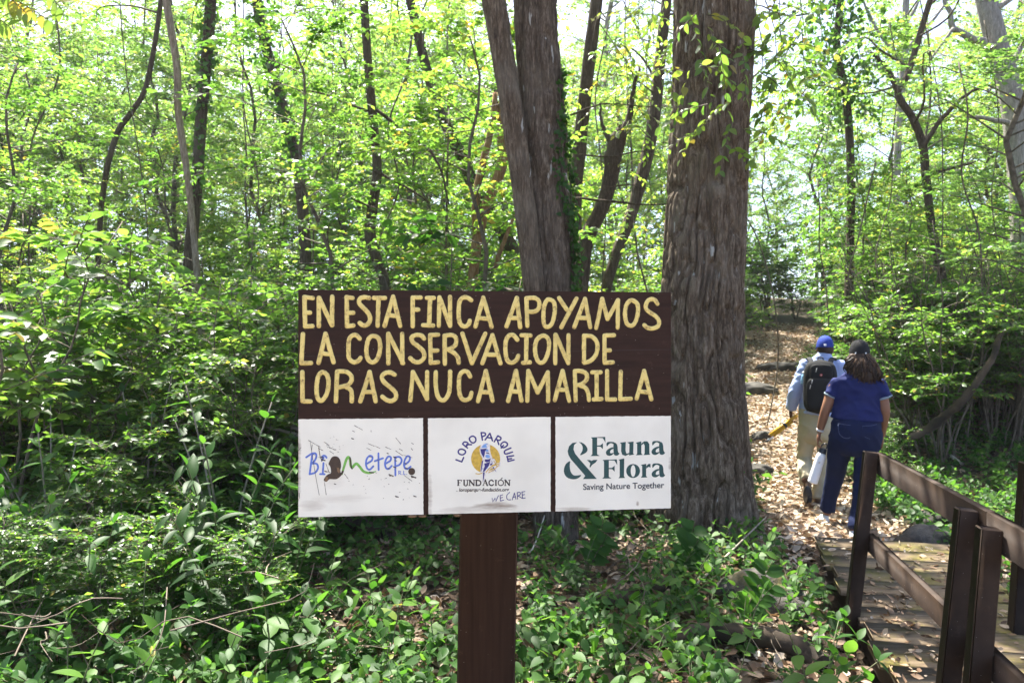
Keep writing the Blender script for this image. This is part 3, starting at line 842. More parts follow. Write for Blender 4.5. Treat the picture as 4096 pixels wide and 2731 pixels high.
for zt, hh, s0 in ((1.015, .062, .0), (.555, .052, .03)):
    lean = (p1b - p1t) / (p1t[2] - p1b[2]) * (p1t[2] - zt)
    st_ = p1t + lean; st_[2] = zt - hh
    lean2 = (p3b - p3t) / (p3t[2] - p3b[2]) * (p3t[2] - zt)
    en = p3t + lean2; en[2] = zt - hh
    dd = norm(en - st_)
    for k0, k1 in ((-.03, 1.50), (1.505, 3.1)):
        a = Acc(); rail(a, st_ + off + dd * k0, st_ + off + dd * k1, hh); a.build('rail', M['rail_paint'], RL)
RR = empty('railing', b3(DECK_W, .3, 0), 'brown wooden handrail on the far side of the footbridge, at the right edge', 'railing')
q1t, q1b = P(2368, 1062, 3.95), P(2340, 1470, 3.95)
a = Acc(); post(a, q1b, q1t, .045); a.build('post', M['rail_paint'], RR)
a = Acc(); q2b = q1b - BU3 * 1.5; post(a, q2b, q1t - BU3 * 1.5, .045); a.build('post', M['rail_paint'], RR)
for zt, hh in ((.99, .062), (.54, .052)):
    a = Acc(); c = q1t + (q1b - q1t) * (q1t[2] - zt) / (q1t[2] - q1b[2]); c[2] = zt - hh
    rail(a, c + BR3 * .065 + BU3 * .03, c + BR3 * .065 - BU3 * 2.2, hh); a.build('rail', M['rail_paint'], RR)

# rocks, logs, fallen limbs
M['rock'] = surf('mossy_dark_rock', (.022, .02, .017), (.085, .078, .066), 5, .9, bmp=.8, bdist=.03)
def mossy():
    m, t, p, o = new_mat('rock_with_yellow_moss')
    n = noise(t, 9, 6, rough=.7); n2 = noise(t, 3.0, 4)
    a_ = ramp(t, [(.3, (.022, .02, .017)), (.7, (.10, .09, .076))], n)
    f = ramp(t, [(.55, (0, 0, 0)), (.66, (1, 1, 1))], n2)
    t.links.new(mix(t, f, a_, (.12, .10, .025)), p.inputs['Base Color']); p.inputs['Roughness'].default_value = .95
    bump(t, p, n, .9, .03)
    return m
M['mossy_rock'] = mossy()
def rock(c, r, seed, label, mat_='rock', squash=(1, .8, .6), name='rock', rot=0.0):
    import bmesh
    bm = bmesh.new(); bmesh.ops.create_icosphere(bm, subdivisions=4, radius=1)
    v = np.array([w.co[:] for w in bm.verts]); f = np.array([[w.index for w in q.verts] for q in bm.faces]); bm.free()
    n = (vnoise(v[:, 0] * 1.3 + 5, v[:, 1] * 1.3 + v[:, 2] * 1.1 + 5, seed) - .5) * .55 + (vnoise(v[:, 0] * 3.5 + 9, v[:, 1] * 3.5 + v[:, 2] * 3 + 9, seed + 1) - .5) * .22 + (vnoise(v[:, 0] * 9 + 9, v[:, 1] * 9 + v[:, 2] * 8 + 9, seed + 2) - .5) * .07
    v = v * (1 + n)[:, None] * np.array(squash) * r
    cs, sn = math.cos(rot), math.sin(rot)
    v = np.stack([v[:, 0] * cs - v[:, 1] * sn, v[:, 0] * sn + v[:, 1] * cs, v[:, 2]], 1)
    ac = Acc(); ac.add(v + np.array([c[0], c[1], float(gz(c[0], c[1])) + r * squash[2] * .25]), f)
    tag(ac.build(name, M[mat_], None, True), label, 'rock', 'rocks lying among the ground plants')
def at_ground(vx, vy):
    """Point of the terrain seen at this pixel."""
    t = 1.5
    for _ in range(900):
        x = (vx - 1176) / FPX * t
        if EYE - (vy - HOR) / FPX * t <= float(gz(x, t)): break
        t += .02
    return np.array([(vx - 1176) / FPX * t, t, float(gz((vx - 1176) / FPX * t, t))])
rock(at_ground(1748, 1395), .27, 3, 'grey boulder with yellow moss, between the big tree and the handrail', 'mossy_rock', (1, .8, .6))
rock(at_ground(2122, 1260), .20, 7, 'small mossy rock right of the trail, just behind the handrail', 'mossy_rock', (1.1, .8, .8))
rock(at_ground(2150, 1215), .16, 17, 'grey rock behind the upper handrail board', 'rock', (1.2, .8, .8))
rock(at_ground(1750, 1010), .16, 13, 'low dark stone at the left edge of the trail, left of the man', 'rock')
rock(at_ground(1742, 905), .30, 19, 'flat dark stone on the left edge of the trail, farther up', 'rock', (1.4, .8, .5))
rock(at_ground(1800, 850), .34, 23, 'dark stone step across the trail, ahead of the man', 'rock', (1.6, .6, .45))
rock(at_ground(1735, 1085), .15, 29, 'rounded stone at the trail edge beside the big tree', 'rock', (1.2, .9, .6))
M['log'] = surf('rotten_log_bark', (.022, .016, .010), (.085, .06, .038), 6, .95, bmp=.9, bdist=.02)
M['bleached'] = surf('bleached_dead_wood', (.30, .26, .21), (.62, .58, .50), 9, .8, bmp=.4)
def log(pts, r, label, mat_='log', k=10, name='log', cat='log', branches=0, seed=1, group=None):
    rg = np.random.default_rng(seed)
    p = smooth_path(pts, 26)
    p = p + (rg.random(p.shape) - .5) * np.min(r) * .5
    rr = np.interp(np.linspace(0, 1, 26), np.linspace(0, 1, len(np.atleast_1d(r))), np.atleast_1d(r)) * (1 + .25 * (rg.random(26) - .5))
    ac = Acc(); tube(ac, p, rr, k)
    for b_ in range(branches):
        i_ = rg.integers(6, 24); dv = norm(rg.normal(size=3) + np.array([0, 0, .4])) * rg.uniform(.2, .5)
        tube(ac, smooth_path([p[i_], p[i_] + dv * .5 + rg.normal(size=3) * .03, p[i_] + dv], 7), np.linspace(rr[i_] * .5, .003, 7), 5)
    tag(ac.build(name, M[mat_], None, True), label, cat, group)
def gp(vx, vy, up=.0):
    q = at_ground(vx, vy); q[2] += up; return q
log([gp(560, 1250, .1), gp(700, 1235, .14), gp(800, 1232, .12), gp(900, 1250, .05)], (.05, .07, .06), 'rotten brown log lying under the left end of the sign')
log([gp(1480, 1500, .05), gp(1640, 1490, .08), gp(1800, 1510, .08), gp(1900, 1545, .03)], (.04, .058, .06, .045), 'dark mossy log on the ground in front of the grey boulder')
log([gp(1290, 1420, .03), gp(1420, 1395, .05), gp(1560, 1345, .05)], (.03, .05, .04), 'bark-covered root lying among leaves right of the sign post')
log([gp(1575, 1370, .02), gp(1640, 1345, .12), gp(1760, 1250, .22)], (.006, .009, .005), 'thin pale stick leaning over the root in front of the big tree', 'pale_stem', 6, 'fallen_stick', 'stick', 1, 3, 'fallen sticks')
log([gp(1195, 1275, .02), gp(1225, 1290, .1), gp(1262, 1232, .3)], (.007, .006, .004), 'thin grey twig standing beside the sign post', 'bleached', 6, 'fallen_stick', 'stick', 0, 4, 'fallen sticks')
log([P(2085, 1005, 9.0), P(2130, 985, 9.0), P(2180, 945, 8.9), P(2215, 915, 8.8), P(2275, 830, 8.8), P(2300, 760, 8.9)], (.04, .055, .05, .04, .03), 'thick curved limb leaning on the ground at the foot of the right thicket', 'log', 10, 'fallen_limb', 'branch', 0, 5)
log([gp(2010, 985, .1), gp(2045, 992, .25), gp(2085, 1000, .3), gp(2150, 1040, .1), gp(2210, 1075, .05)], (.025, .045, .04, .03, .02), 'white bleached limb lying right of the woman', 'bleached', 8, 'fallen_limb', 'branch', 4, 6)
log([gp(1990, 1010, .05), gp(2060, 1015, .12), gp(2140, 1003, .15)], (.02, .025, .012), 'grey dead branch under the white bleached limb', 'pale_stem', 7, 'fallen_limb', 'branch', 3, 7)
log([gp(2005, 975, .2), gp(2080, 958, .4), gp(2190, 950, .3)], (.012, .014, .008), 'thin pale branch stretched out beside the woman', 'bleached', 6, 'fallen_stick', 'stick', 2, 8, 'fallen sticks')
log([P(670, 980, 5.6), P(740, 1010, 5.6), P(600, 975, 5.7), P(520, 935, 5.8)], (.015, .013, .01), 'grey bent branch among leaves left of the sign', 'pale_stem', 6, 'fallen_limb', 'branch', 3, 9)
# ------------------------------------------------------------------ leaves and plants
T_SMALL = (np.array([(0, 0, 0), (.45, .26, .05), (1, 0, -.10), (.45, -.26, .05), (.5, 0, 0)]), np.array([(0, 4, 1), (4, 2, 1), (0, 3, 4), (3, 2, 4)]))
def _leaf_t(w, nseg, fold, droop, tipw=1.0):
    s = np.linspace(0, 1, nseg + 1)[1:-1]
    V = [(0, 0, 0)]; F = []
    for x in s:
        hw = w * math.sin(math.pi * min(1, x ** .8)) ** .8
        z = -droop * x * x
        V += [(x, hw, z + fold * hw), (x, 0, z), (x, -hw, z + fold * hw)]
    V.append((1, 0, -droop)); e = len(V) - 1
    F += [(0, 2, 1), (0, 3, 2)]
    for k in range(len(s) - 1):
        o = 1 + 3 * k
        F += [(o, o + 1, o + 4), (o, o + 4, o + 3), (o + 1, o + 2, o + 5), (o + 1, o + 5, o + 4)]
    o = 1 + 3 * (len(s) - 1)
    F += [(o, o + 1, e), (o + 1, o + 2, e)]
    return np.array(V), np.array(F)
T_LANCE = _leaf_t(.17, 6, .35, .30)
T_OVAL = _leaf_t(.26, 6, .22, .18)
T_HEART = (np.array([(0, 0, 0), (-.12, .24, .03), (.2, .42, .04), (.6, .28, .0), (1, 0, -.12), (.6, -.28, 0), (.2, -.42, .04), (-.12, -.24, .03), (.45, 0, -.03)]),
           np.array([(0, 2, 1), (0, 8, 2), (8, 3, 2), (8, 4, 3), (8, 5, 4), (8, 6, 5), (0, 6, 8), (0, 7, 6)]))
T_DRY = (np.array([(0, 0, 0), (.3, .24, .10), (.7, .2, .14), (1, 0, .12), (.7, -.2, .02), (.3, -.24, .06), (.35, 0, -.02), (.7, 0, .03)]),
         np.array([(0, 6, 1), (6, 2, 1), (6, 7, 2), (7, 3, 2), (0, 5, 6), (5, 4, 6), (6, 4, 7), (7, 4, 3)]))

def add_leaves(acc, p, d, n, L, tint, tm=T_SMALL):
    """One leaf at every p, pointing along d, upper side n."""
    p, d, n = np.asarray(p, float), norm(d), np.asarray(n, float)
    if len(p) == 0: return
    n = norm(n - d * (n * d).sum(-1, keepdims=True)); s = np.cross(n, d)
    L = np.broadcast_to(np.asarray(L, float), (len(p),))
    tv, tf = tm
    v = p[:, None] + L[:, None, None] * (tv[None, :, :1] * d[:, None] + tv[None, :, 1:2] * s[:, None] + tv[None, :, 2:] * n[:, None])
    k = len(tv)
    f = (np.arange(len(p)) * k)[:, None, None] + tf[None]
    acc.add(v.reshape(-1, 3), f.reshape(-1, 3), None, np.repeat(np.broadcast_to(tint, (len(p),)), k))

def sprays(acc, rng, base, dirn, length, nl, ll, tm=T_SMALL, tint=(.2, .8), droop=.25, spread=.9, stem=None, flat_=.55, tone=None):
    """Many leafy twigs at once: base, dirn (m,3), length (m)."""
    m = len(base)
    base, dirn = np.asarray(base, float), norm(dirn)
    length = np.broadcast_to(length, (m,))
    t = (np.arange(nl) + .5) / nl
    t = np.clip(t[None] + (rng.random((m, nl)) - .5) / nl, .05, 1)
    bend = np.array([0, 0, -1.0]) * droop
    pos = base[:, None] + length[:, None, None] * (t[..., None] * dirn[:, None] + (t ** 2)[..., None] * bend)
    tang = norm(dirn[:, None] + 2 * t[..., None] * bend)
    side = norm(np.cross(tang, np.array([0, 0, 1.0]) + (rng.random((m, 1, 3)) - .5) * .6))
    sg = np.where((np.arange(nl) % 2) == 0, 1, -1)[None, :, None]
    ld = tang * (.45 + .5 * rng.random((m, nl, 1))) + side * sg * spread * (.6 + .6 * rng.random((m, nl, 1))) + np.array([0, 0, -.25]) * rng.random((m, nl, 1)) + (rng.random((m, nl, 3)) - .5) * .5
    nn = np.array([0, 0, 1.0]) + (rng.random((m, nl, 3)) - .5) * 2 * flat_ * 1.6
    L = ll * (.55 + .75 * rng.random((m, nl)))
    if tone is None: tone = rng.random(m)
    ti = tint[0] + (tint[1] - tint[0]) * np.clip(.55 * np.asarray(tone)[:, None] + .45 * rng.random((m, nl)), 0, 1)
    ti = np.where(rng.random((m, nl)) < .025, .99, ti)
    add_leaves(acc, pos.reshape(-1, 3), ld.reshape(-1, 3), nn.reshape(-1, 3), L.ravel(), ti.ravel(), tm)
    if stem is not None:
        tt = np.linspace(0, 1, 4)
        for k in range(m):
            q = base[k] + length[k] * (tt[:, None] * dirn[k] + (tt ** 2)[:, None] * bend)
            tube(stem, q, np.linspace(.0035, .0012, 4) * (1 + 6 * ll), 3, caps=False)

def plant(seed, H, spread, z0=.2, stems=1, nb=20, ns=8, nl=12, ll=.065, r0=.02, tm=T_SMALL, tint=(.2, .8), lean=.2, up=.35, droop=.25, twigs=True, base_r=.06, bare=0):
    """Returns (foliage Acc, stem Acc) of one plant standing at the origin."""
    rng = np.random.default_rng(seed)
    fo, st = Acc(), Acc()
    B, D, Ln = [], [], []
    for s in range(stems):
        az = rng.random() * 6.283; rr = base_r * rng.random() * (stems > 1)
        b = np.array([rr * math.cos(az), rr * math.sin(az), -.05])
        le = lean * (.4 + .9 * rng.random()) * (1.0 if stems > 1 else .6); h = H * (.7 + .3 * rng.random()) if stems > 1 else H
        pts = [b + np.array([math.cos(az) * le * h * q ** 1.3, math.sin(az) * le * h * q ** 1.3, h * q]) + rng.normal(size=3) * H * .018 * (q > 0) for q in np.linspace(0, 1, 7)]
        tr = smooth_path(pts, 15)
        tube(st, tr, np.linspace(r0, r0 * .25, 15), 7 if r0 > .03 else 5)
        for k in range(nb + bare):
            t = z0 + (1 - z0) * (k + rng.random()) / (nb + bare)
            f = t * 14; i = min(int(f), 13); p = tr[i] + (tr[i + 1] - tr[i]) * (f - i)
            a2 = rng.random() * 6.283; el = up + .5 * (rng.random() - .4)
            bl = spread * (1.05 - .6 * t) * (.5 + .7 * rng.random())
            d = np.array([math.cos(a2) * math.cos(el), math.sin(a2) * math.cos(el), math.sin(el)])
            pp = [p, p + d * bl * .35 + rng.normal(size=3) * .03 * bl, p + d * bl * .7 + np.array([0, 0, -.06 * bl]) + rng.normal(size=3) * .05 * bl, p + d * bl + np.array([0, 0, -.16 * bl])]
            br = smooth_path(pp, 8)
            tube(st, br, np.linspace(max(.004, r0 * .3 * (1.1 - .6 * t)), .0025, 8), 4, caps=False)
            if k >= nb: continue
            for q in range(ns):
                tt = (.25 + .75 * (q + rng.random()) / ns) * 7; i = min(int(tt), 6)
                B.append(br[i] + (br[i + 1] - br[i]) * (tt - i))
                side = np.cross(d, [0, 0, 1]); 
                dd = d * (.5 + .5 * rng.random()) + side * rng.uniform(-1.2, 1.2) + np.array([0, 0, rng.uniform(-.2, .6)])
                D.append(dd); Ln.append(ll * nl * .42 * (.6 + .6 * rng.random()))
    if B: sprays(fo, rng, np.array(B), np.array(D), np.array(Ln), nl, ll, tm, tint, droop, stem=st if twigs else None)
    return fo, st

def proto(name, label, cat, group, fo, st, fmat, smat, fname='foliage', sname='stem'):
    """A thing with a foliage and a stem part, standing at the origin."""
    root = empty(name, (0, 0, 0), label, cat, group)
    if fo.n: fo.build(fname, fmat, root)
    st.build(sname, smat, root, True)
    return root
USED = set()
def place(root, loc, rz, sc, label, group, tilt=(0, 0)):
    """First use moves the plant itself; later ones copy it with its parts."""
    if root.name in USED:
        r = root.copy(); COL.objects.link(r)
        for ch in root.children:
            c = ch.copy(); COL.objects.link(c); c.parent = r
    else:
        r = root; USED.add(root.name)
    r.location = [float(x) for x in loc]
    r.rotation_euler = (tilt[0], tilt[1], rz)
    r.scale = (sc, sc, sc * (1 if not isinstance(sc, tuple) else 1))
    r['label'] = label; r['group'] = group
    return r

def zone(vx, d):
    z = ('at the left edge of the photo' if vx < 240 else 'in the left thicket beside the pale thin trunk' if vx < 480 else 'just left of the sign' if vx < 700 else
         'behind the sign, around the dark thin trunk' if vx < 950 else 'behind the sign, left of the twin trunk' if vx < 1180 else 'between the twin trunk and the big trunk' if vx < 1560 else
         'just right of the big trunk' if vx < 1800 else 'beyond the walkers on the trail' if vx < 2020 else 'right of the walkers' if vx < 2200 else 'at the right edge of the photo')
    r = 'in the front row' if d < 5 else 'in the second row' if d < 7 else 'in the middle distance' if d < 10 else 'farther back' if d < 14 else 'far back'
    return z, r

# ---- ground cover and litter: nobody could count them
def on_ground(rng, n, y0, y1, xm):
    y = y0 + (y1 - y0) * rng.random(n) ** 1.25
    x = (rng.random(n) * 2 - 1) * (y * .72 + xm)
    return x, y
rng = np.random.default_rng(21)
fo = Acc()
n = 80000
x, y = on_ground(rng, n, 2.6, 17, 1.6)
x2 = rng.normal(0, .5, 12000); k = rng.integers(0, 80, 12000)
x = np.concatenate([x, PATH[k, 0] + x2]); y = np.concatenate([y, PATH[k, 1] + rng.normal(0, .3, 12000)])
r, s = deck_rs(x, y)
ond = (r > 0) & (r < DECK_W) & (s > DECK_S0) & (s < DECK_S1)
keep = ~ond | (rng.random(len(x)) < .33)
x, y, ond = x[keep], y[keep], ond[keep]
z = np.where(ond, DECK_Z + .004, gz(x, y) + .008) + rng.random(len(x)) * np.where(ond, .006, .035)
pd = path_dist(x, y)
d = rng.normal(size=(len(x), 3)); d[:, 2] *= .22
nn = np.array([0, 0, 1.0]) + rng.normal(size=(len(x), 3)) * .52
L = rng.uniform(.022, .105, len(x)) * np.where(ond, .65, 1)
ti = np.clip(rng.beta(1.7, 1.7, len(x)) + np.where(pd < .7, .26, .02), 0, 1)
add_leaves(fo, np.stack([x, y, z], 1), d, nn, L, ti, T_DRY)
tag(fo.build('leaf_litter', M['litter'], None), kind='stuff')

fo = Acc(); rng = np.random.default_rng(22)
n = 39000
x, y = on_ground(rng, n, 2.7, 14, 1.3)
c = vnoise(x * 1.3 + 60, y * 1.3 + 60, 31) * .6 + vnoise(x * 3.1 + 60, y * 3.1 + 60, 32) * .4
pd = path_dist(x, y); r, s = deck_rs(x, y)
ond = (r > -.05) & (r < DECK_W + .05) & (s < DECK_S1 + .2)
bare = np.exp(-((x - 1.15) / .75) ** 2 - ((y - 3.35) / .45) ** 2) + np.exp(-((x - 1.6) / .3) ** 2 - ((y - 3.7) / .5) ** 2)
keep = (c > .375 + .32 * bare) & (pd > .62 + .3 * (c < .5)) & ~ond
x, y = x[keep], y[keep]
z = gz(x, y) + rng.uniform(.03, .20, len(x))
d = rng.normal(size=(len(x), 3)); d[:, 2] = d[:, 2] * .2 - .35; d[:, 1] -= .35
nn = np.array([0, -.25, 1.0]) + rng.normal(size=(len(x), 3)) * .35
hz = rng.random(len(x)) < .6
L = rng.uniform(.03, .075, len(x))
ti = np.clip(.15 + .7 * rng.random(len(x)), 0, 1)
P3 = np.stack([x, y, z], 1)
add_leaves(fo, P3[hz], d[hz], nn[hz], L[hz], ti[hz], T_HEART)
add_leaves(fo, P3[~hz], d[~hz], nn[~hz], L[~hz] * 1.25, ti[~hz], T_OVAL)
for i in range(0, len(x), 2):
    b = P3[i]; tube(fo, [b, b + np.array([rng.normal(0, .02), rng.normal(0, .02), -(b[2] - float(gz(b[0], b[1])))])], .0015, 3, .3, False)
tag(fo.build('ground_cover', M['broad'], None), kind='stuff')

# dead twigs tangled through the undergrowth
tw = Acc(); rng = np.random.default_rng(23)
for k in range(560):
    y = rng.uniform(2.9, 8.5); vx = rng.uniform(-60, 1000) if k % 3 else rng.uniform(1000, 2300)
    x = (vx - 1176) / FPX * y
    r, s = deck_rs(x, y)
    if (-.1 < r < DECK_W + .1 and s < DECK_S1 + .2) or path_dist(np.array([x]), np.array([y]))[0] < .5: continue
    b = np.array([x, y, float(gz(x, y)) + rng.uniform(.01, .55 if vx < 660 else .06)])
    d = rng.normal(size=3); d[2] = d[2] * .35; d = norm(d) * rng.uniform(.15, .75)
    q = smooth_path([b, b + d * .4 + rng.normal(size=3) * .03, b + d * .75 + rng.normal(size=3) * .04, b + d + rng.normal(size=3) * .05], 8)
    w = rng.uniform(.0015, .0045)
    tube(tw, q, np.linspace(w, w * .4, 8), 4, rng.random(), False)
    if rng.random() < .6:
        e = q[4] + norm(rng.normal(size=3)) * rng.uniform(.06, .2); tube(tw, [q[4], (q[4] + e) / 2 + rng.normal(size=3) * .01, e], [w * .6, w * .5, w * .3], 3, .5, False)
tag(tw.build('dead_twigs', M['twigs'], None, True), kind='stuff')

# ---- foreground broad-leaved plants
def broad_plant(seed, H, n_st, pairs, ll, arch, tm):
    rng = np.random.default_rng(seed); fo, st = Acc(), Acc()
    for s in range(n_st):
        az = rng.random() * 6.283; h = H * (.65 + .45 * rng.random()); a = arch * (.5 + rng.random())
        pts = [np.array([math.cos(az) * (.02 + a * h * q ** 1.6), math.sin(az) * (.02 + a * h * q ** 1.6), h * (q - .22 * a * q * q) - .04]) for q in np.linspace(0, 1, 6)]
        tr = smooth_path(pts, 16); tube(st, tr, np.linspace(.006, .0025, 16) * (.6 + H * .6), 5)
        Pp, Dd, Nn, Ls = [], [], [], []
        for k in range(pairs):
            t = .3 + .7 * k / (pairs - 1); f = t * 15; i = min(int(f), 14); p = tr[i] + (tr[i + 1] - tr[i]) * (f - i)
            tg = norm(tr[i + 1] - tr[i]); a0 = rng.random() * 3.14 + k * 1.57
            sd = norm(np.cross(tg, [math.cos(a0), math.sin(a0), .3]))
            for sg in (-1, 1):
                if rng.random() < .08: continue
                Pp.append(p); Dd.append(sd * sg + tg * rng.uniform(.15, .6) + np.array([0, 0, rng.uniform(-.25, .25)])); Nn.append(np.array([0, 0, 1.0]) + rng.normal(size=3) * .28 + tg * .3)
                Ls.append(ll * rng.uniform(.6, 1.15) * (1 - .35 * (t > .92)))
        Pp.append(tr[-1]); Dd.append(tg + np.array([0, 0, .1])); Nn.append(np.array([0, 0, 1.0]) + rng.normal(size=3) * .2); Ls.append(ll * .6)
        add_leaves(fo, np.array(Pp), np.array(Dd), np.array(Nn), np.array(Ls), np.clip(rng.uniform(.1, .75) + rng.normal(0, .12, len(Pp)), 0, 1), tm)
    return fo, st
GL = [proto('broad_leaved_plant', 'x', 'plant', 'x', *broad_plant(100 + i, H, ns_, pr, ll, ar, tm), M['broad'], M['green_stem']) for i, (H, ns_, pr, ll, ar, tm) in enumerate([
    (.75, 5, 6, .15, .35, T_LANCE), (.55, 6, 5, .13, .45, T_OVAL), (1.0, 5, 8, .16, .30, T_LANCE), (.40, 6, 4, .11, .5, T_OVAL), (.85, 4, 7, .17, .45, T_LANCE)])]
rng = np.random.default_rng(33)
pos = []
def far_enough(q, m):
    return all((q[0] - w[0]) ** 2 + (q[1] - w[1]) ** 2 > m * m for w in pos)
def spot_ok(x, y):
    if y > 22.6: return True
    r, s = deck_rs(x, y)
    if -.25 < r < DECK_W + .25 and s < DECK_S1 + .3: return False
    if path_dist(np.array([x]), np.array([y]))[0] < .68: return False
    return True
count = 0
for tries in range(6000):
    if count >= 225: break
    y = rng.uniform(2.95, 7.2); vx = rng.uniform(-60, 1960)
    x = (vx - 1176) / FPX * y
    left = vx < 700
    if not left and rng.random() < (.12 if vx < 1560 else .35): continue
    if not spot_ok(x, y) or not far_enough((x, y), .25 if left else .27): continue
    if abs(x - (-.1)) < .22 and y < 2.8: continue
    if np.hypot(x - 1.62, y - 6.4) < .55 or np.hypot(x - .35, y - 6.0) < .35: continue
    if 950 < vx < 1560 and y > 5.2: continue
    pos.append((x, y))
    if left: k = rng.choice([0, 1, 2, 4, 0, 2]) if y > 3.7 else rng.choice([0, 1, 3])
    else: k = rng.choice([1, 3, 3, 3, 1])
    sc = rng.uniform(.5, 1.2) * (.9 if left else .75)
    z_, r_ = zone(vx, y)
    if vx > 700: z_ = 'on the ground under the sign' if vx < 1180 else 'between the sign post and the big tree foot' if vx < 1500 else 'in front of the big tree foot' if vx < 1760 else 'between the big tree and the trail'
    lab = ('long-leaved' if k in (0, 2, 4) else 'oval-leaved') + ' green plant ' + z_ + ', ' + ('nearest the camera' if y < 3.9 else 'in the second row' if y < 5.2 else 'farther back')
    place(GL[k], (x, y, float(gz(x, y))), rng.random() * 6.283, sc, lab, 'broad-leaved plants ' + z_)
    count += 1
for tries in range(3000):
    if count >= 285: break
    y = rng.uniform(5.6, 10.5); vx = rng.uniform(1700, 2420); x = (vx - 1176) / FPX * y
    if not spot_ok(x, y) or not far_enough((x, y), .22) or path_dist(np.array([x]), np.array([y]))[0] < .6: continue
    pos.append((x, y)); count += 1
    z_ = 'along the left edge of the trail' if vx < 1850 and x < np.interp(y, PATH[:, 1], PATH[:, 0]) else 'on the ground right of the walkers, behind the handrail'
    place(GL[rng.choice([1, 3])], (x, y, float(gz(x, y))), rng.random() * 6.283, rng.uniform(.5, .85), 'oval-leaved green plant ' + z_ + (', nearer' if y < 7.5 else ', farther'), 'broad-leaved plants ' + z_)
# a pinnate seedling at the foot of the big tree
def pinnate(seed, H, pairs, ll, stems=2):
    rng = np.random.default_rng(seed); fo, st = Acc(), Acc()
    for s in range(stems):
        az = rng.uniform(-1.2, 1.2) - 1.57 * 0; h = H * (1 - .25 * s)
        tr = smooth_path([(0, 0, -.03), (.05 * math.cos(az), -.03, h * .4), (.2 * h * math.cos(az) + .05, -.06, h * .75), (.5 * h * math.cos(az), -.1, h)], 14)
        tube(st, tr, np.linspace(.005, .002, 14), 5)
        Pp, Dd, Nn = [], [], []
        for k in range(pairs):
            f = (.35 + .65 * k / pairs) * 13; i = min(int(f), 12); tg = norm(tr[i + 1] - tr[i]); sd = norm(np.cross(tg, [0, 1, .2]))
            for sg in (-1, 1): Pp.append(tr[i]); Dd.append(sd * sg + tg * .45); Nn.append(np.array([0, -.8, .7]) + rng.normal(size=3) * .15)
        add_leaves(fo, Pp, Dd, Nn, ll * rng.uniform(.8, 1.1, len(Pp)), rng.uniform(.2, .5, len(Pp)), T_OVAL)
    return fo, st
fo, st = pinnate(5, .62, 6, .13)
o = proto('seedling', 'x', 'plant', 'x', fo, st, M['broad'], M['green_stem'])
place(o, gp(1625, 1225), 0, 1.0, 'feather-leaved seedling growing against the foot of the big tree', 'feather-leaved seedlings')
fo, st = pinnate(9, .5, 6, .12)
o = proto('seedling', 'x', 'plant', 'x', fo, st, M['broad'], M['green_stem'])
for vx, vy, lab in ((1700, 1470, 'feather-leaved seedling in front of the dark mossy log'), (1560, 1340, 'feather-leaved seedling above the bark-covered root'), (1350, 1330, 'feather-leaved seedling near the twin trunk foot')):
    place(o, gp(vx, vy), rng.uniform(-.6, .6), .9, lab, 'feather-leaved seedlings')

# taller broad-leaved shrubs standing out of the left undergrowth, and a dark one behind the sign
TB = [proto('broad_leaved_shrub', 'x', 'shrub', 'x', *broad_plant(130, 1.75, 4, 9, .12, .28, T_OVAL), M['broad'], M['pale_stem'], 'foliage', 'stem'),
      proto('broad_leaved_shrub', 'x', 'shrub', 'x', *plant(131, 3.0, .8, .25, stems=3, nb=9, ns=4, nl=7, ll=.115, r0=.016, tm=T_OVAL, tint=(.15, .85), lean=.25, up=.3), M['leaf'], M['stem']),
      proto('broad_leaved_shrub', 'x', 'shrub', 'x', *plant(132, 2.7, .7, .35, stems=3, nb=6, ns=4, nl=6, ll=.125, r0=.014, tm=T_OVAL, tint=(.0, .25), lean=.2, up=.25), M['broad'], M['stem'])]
for k, vx, d_, rz, sc, lab in ((0, 515, 4.7, .5, 1.0, 'pale-stemmed shrub with broad shiny leaves, midway between the sign and the left edge'), (0, 330, 5.3, 2.5, 1.05, 'broad-leaved shrub in front of the leaning thin stem at the left'), (0, 640, 5.6, 4.1, .95, 'broad-leaved shrub whose leaves touch the left side of the sign'), (0, 120, 4.6, 5.0, .9, 'broad-leaved shrub low in the left foreground, near the left edge'),
                                (1, 30, 5.0, 1.0, 1.0, 'tall shrub with shiny oval leaves at the very left edge'), (1, 215, 5.7, 3.0, 1.05, 'tall shrub with shiny oval leaves, left of the pale slender tree'), (1, 395, 6.6, 5.2, 1.0, 'tall oval-leaved shrub right in front of the pale slender tree'),
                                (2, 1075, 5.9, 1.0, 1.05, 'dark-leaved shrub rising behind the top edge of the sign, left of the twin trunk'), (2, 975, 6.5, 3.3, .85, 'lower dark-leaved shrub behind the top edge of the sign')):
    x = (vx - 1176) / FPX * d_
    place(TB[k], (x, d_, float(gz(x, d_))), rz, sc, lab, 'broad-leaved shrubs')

# ---- shrubs
SH = [proto('shrub', 'x', 'shrub', 'x', *plant(200 + i, H, sp, z0, stems=ns_, nb=nb, ns=n2, nl=nl, ll=ll, r0=.014, tint=ti, lean=.28, up=.4), M['leaf'], M['stem']) for i, (H, sp, z0, ns_, nb, n2, nl, ll, ti) in enumerate([
    (1.9, .75, .18, 6, 8, 6, 10, .080, (.05, .7)), (1.5, .65, .12, 6, 8, 6, 11, .062, (.1, .8)), (2.6, .9, .25, 6, 9, 6, 12, .078, (.1, .9)), (2.2, .8, .3, 7, 7, 6, 9, .10, (.0, .6))])]
TH = [proto('thicket_shrub', 'x', 'shrub', 'x', *plant(260 + i, H, .9, .30, stems=13, nb=5, ns=6, nl=10, ll=.075, r0=.016, tint=(.05, .75), lean=.38, up=.3, base_r=.35, bare=3), M['leaf'], M['stem']) for i, H in enumerate((2.7, 3.2, 2.3))]
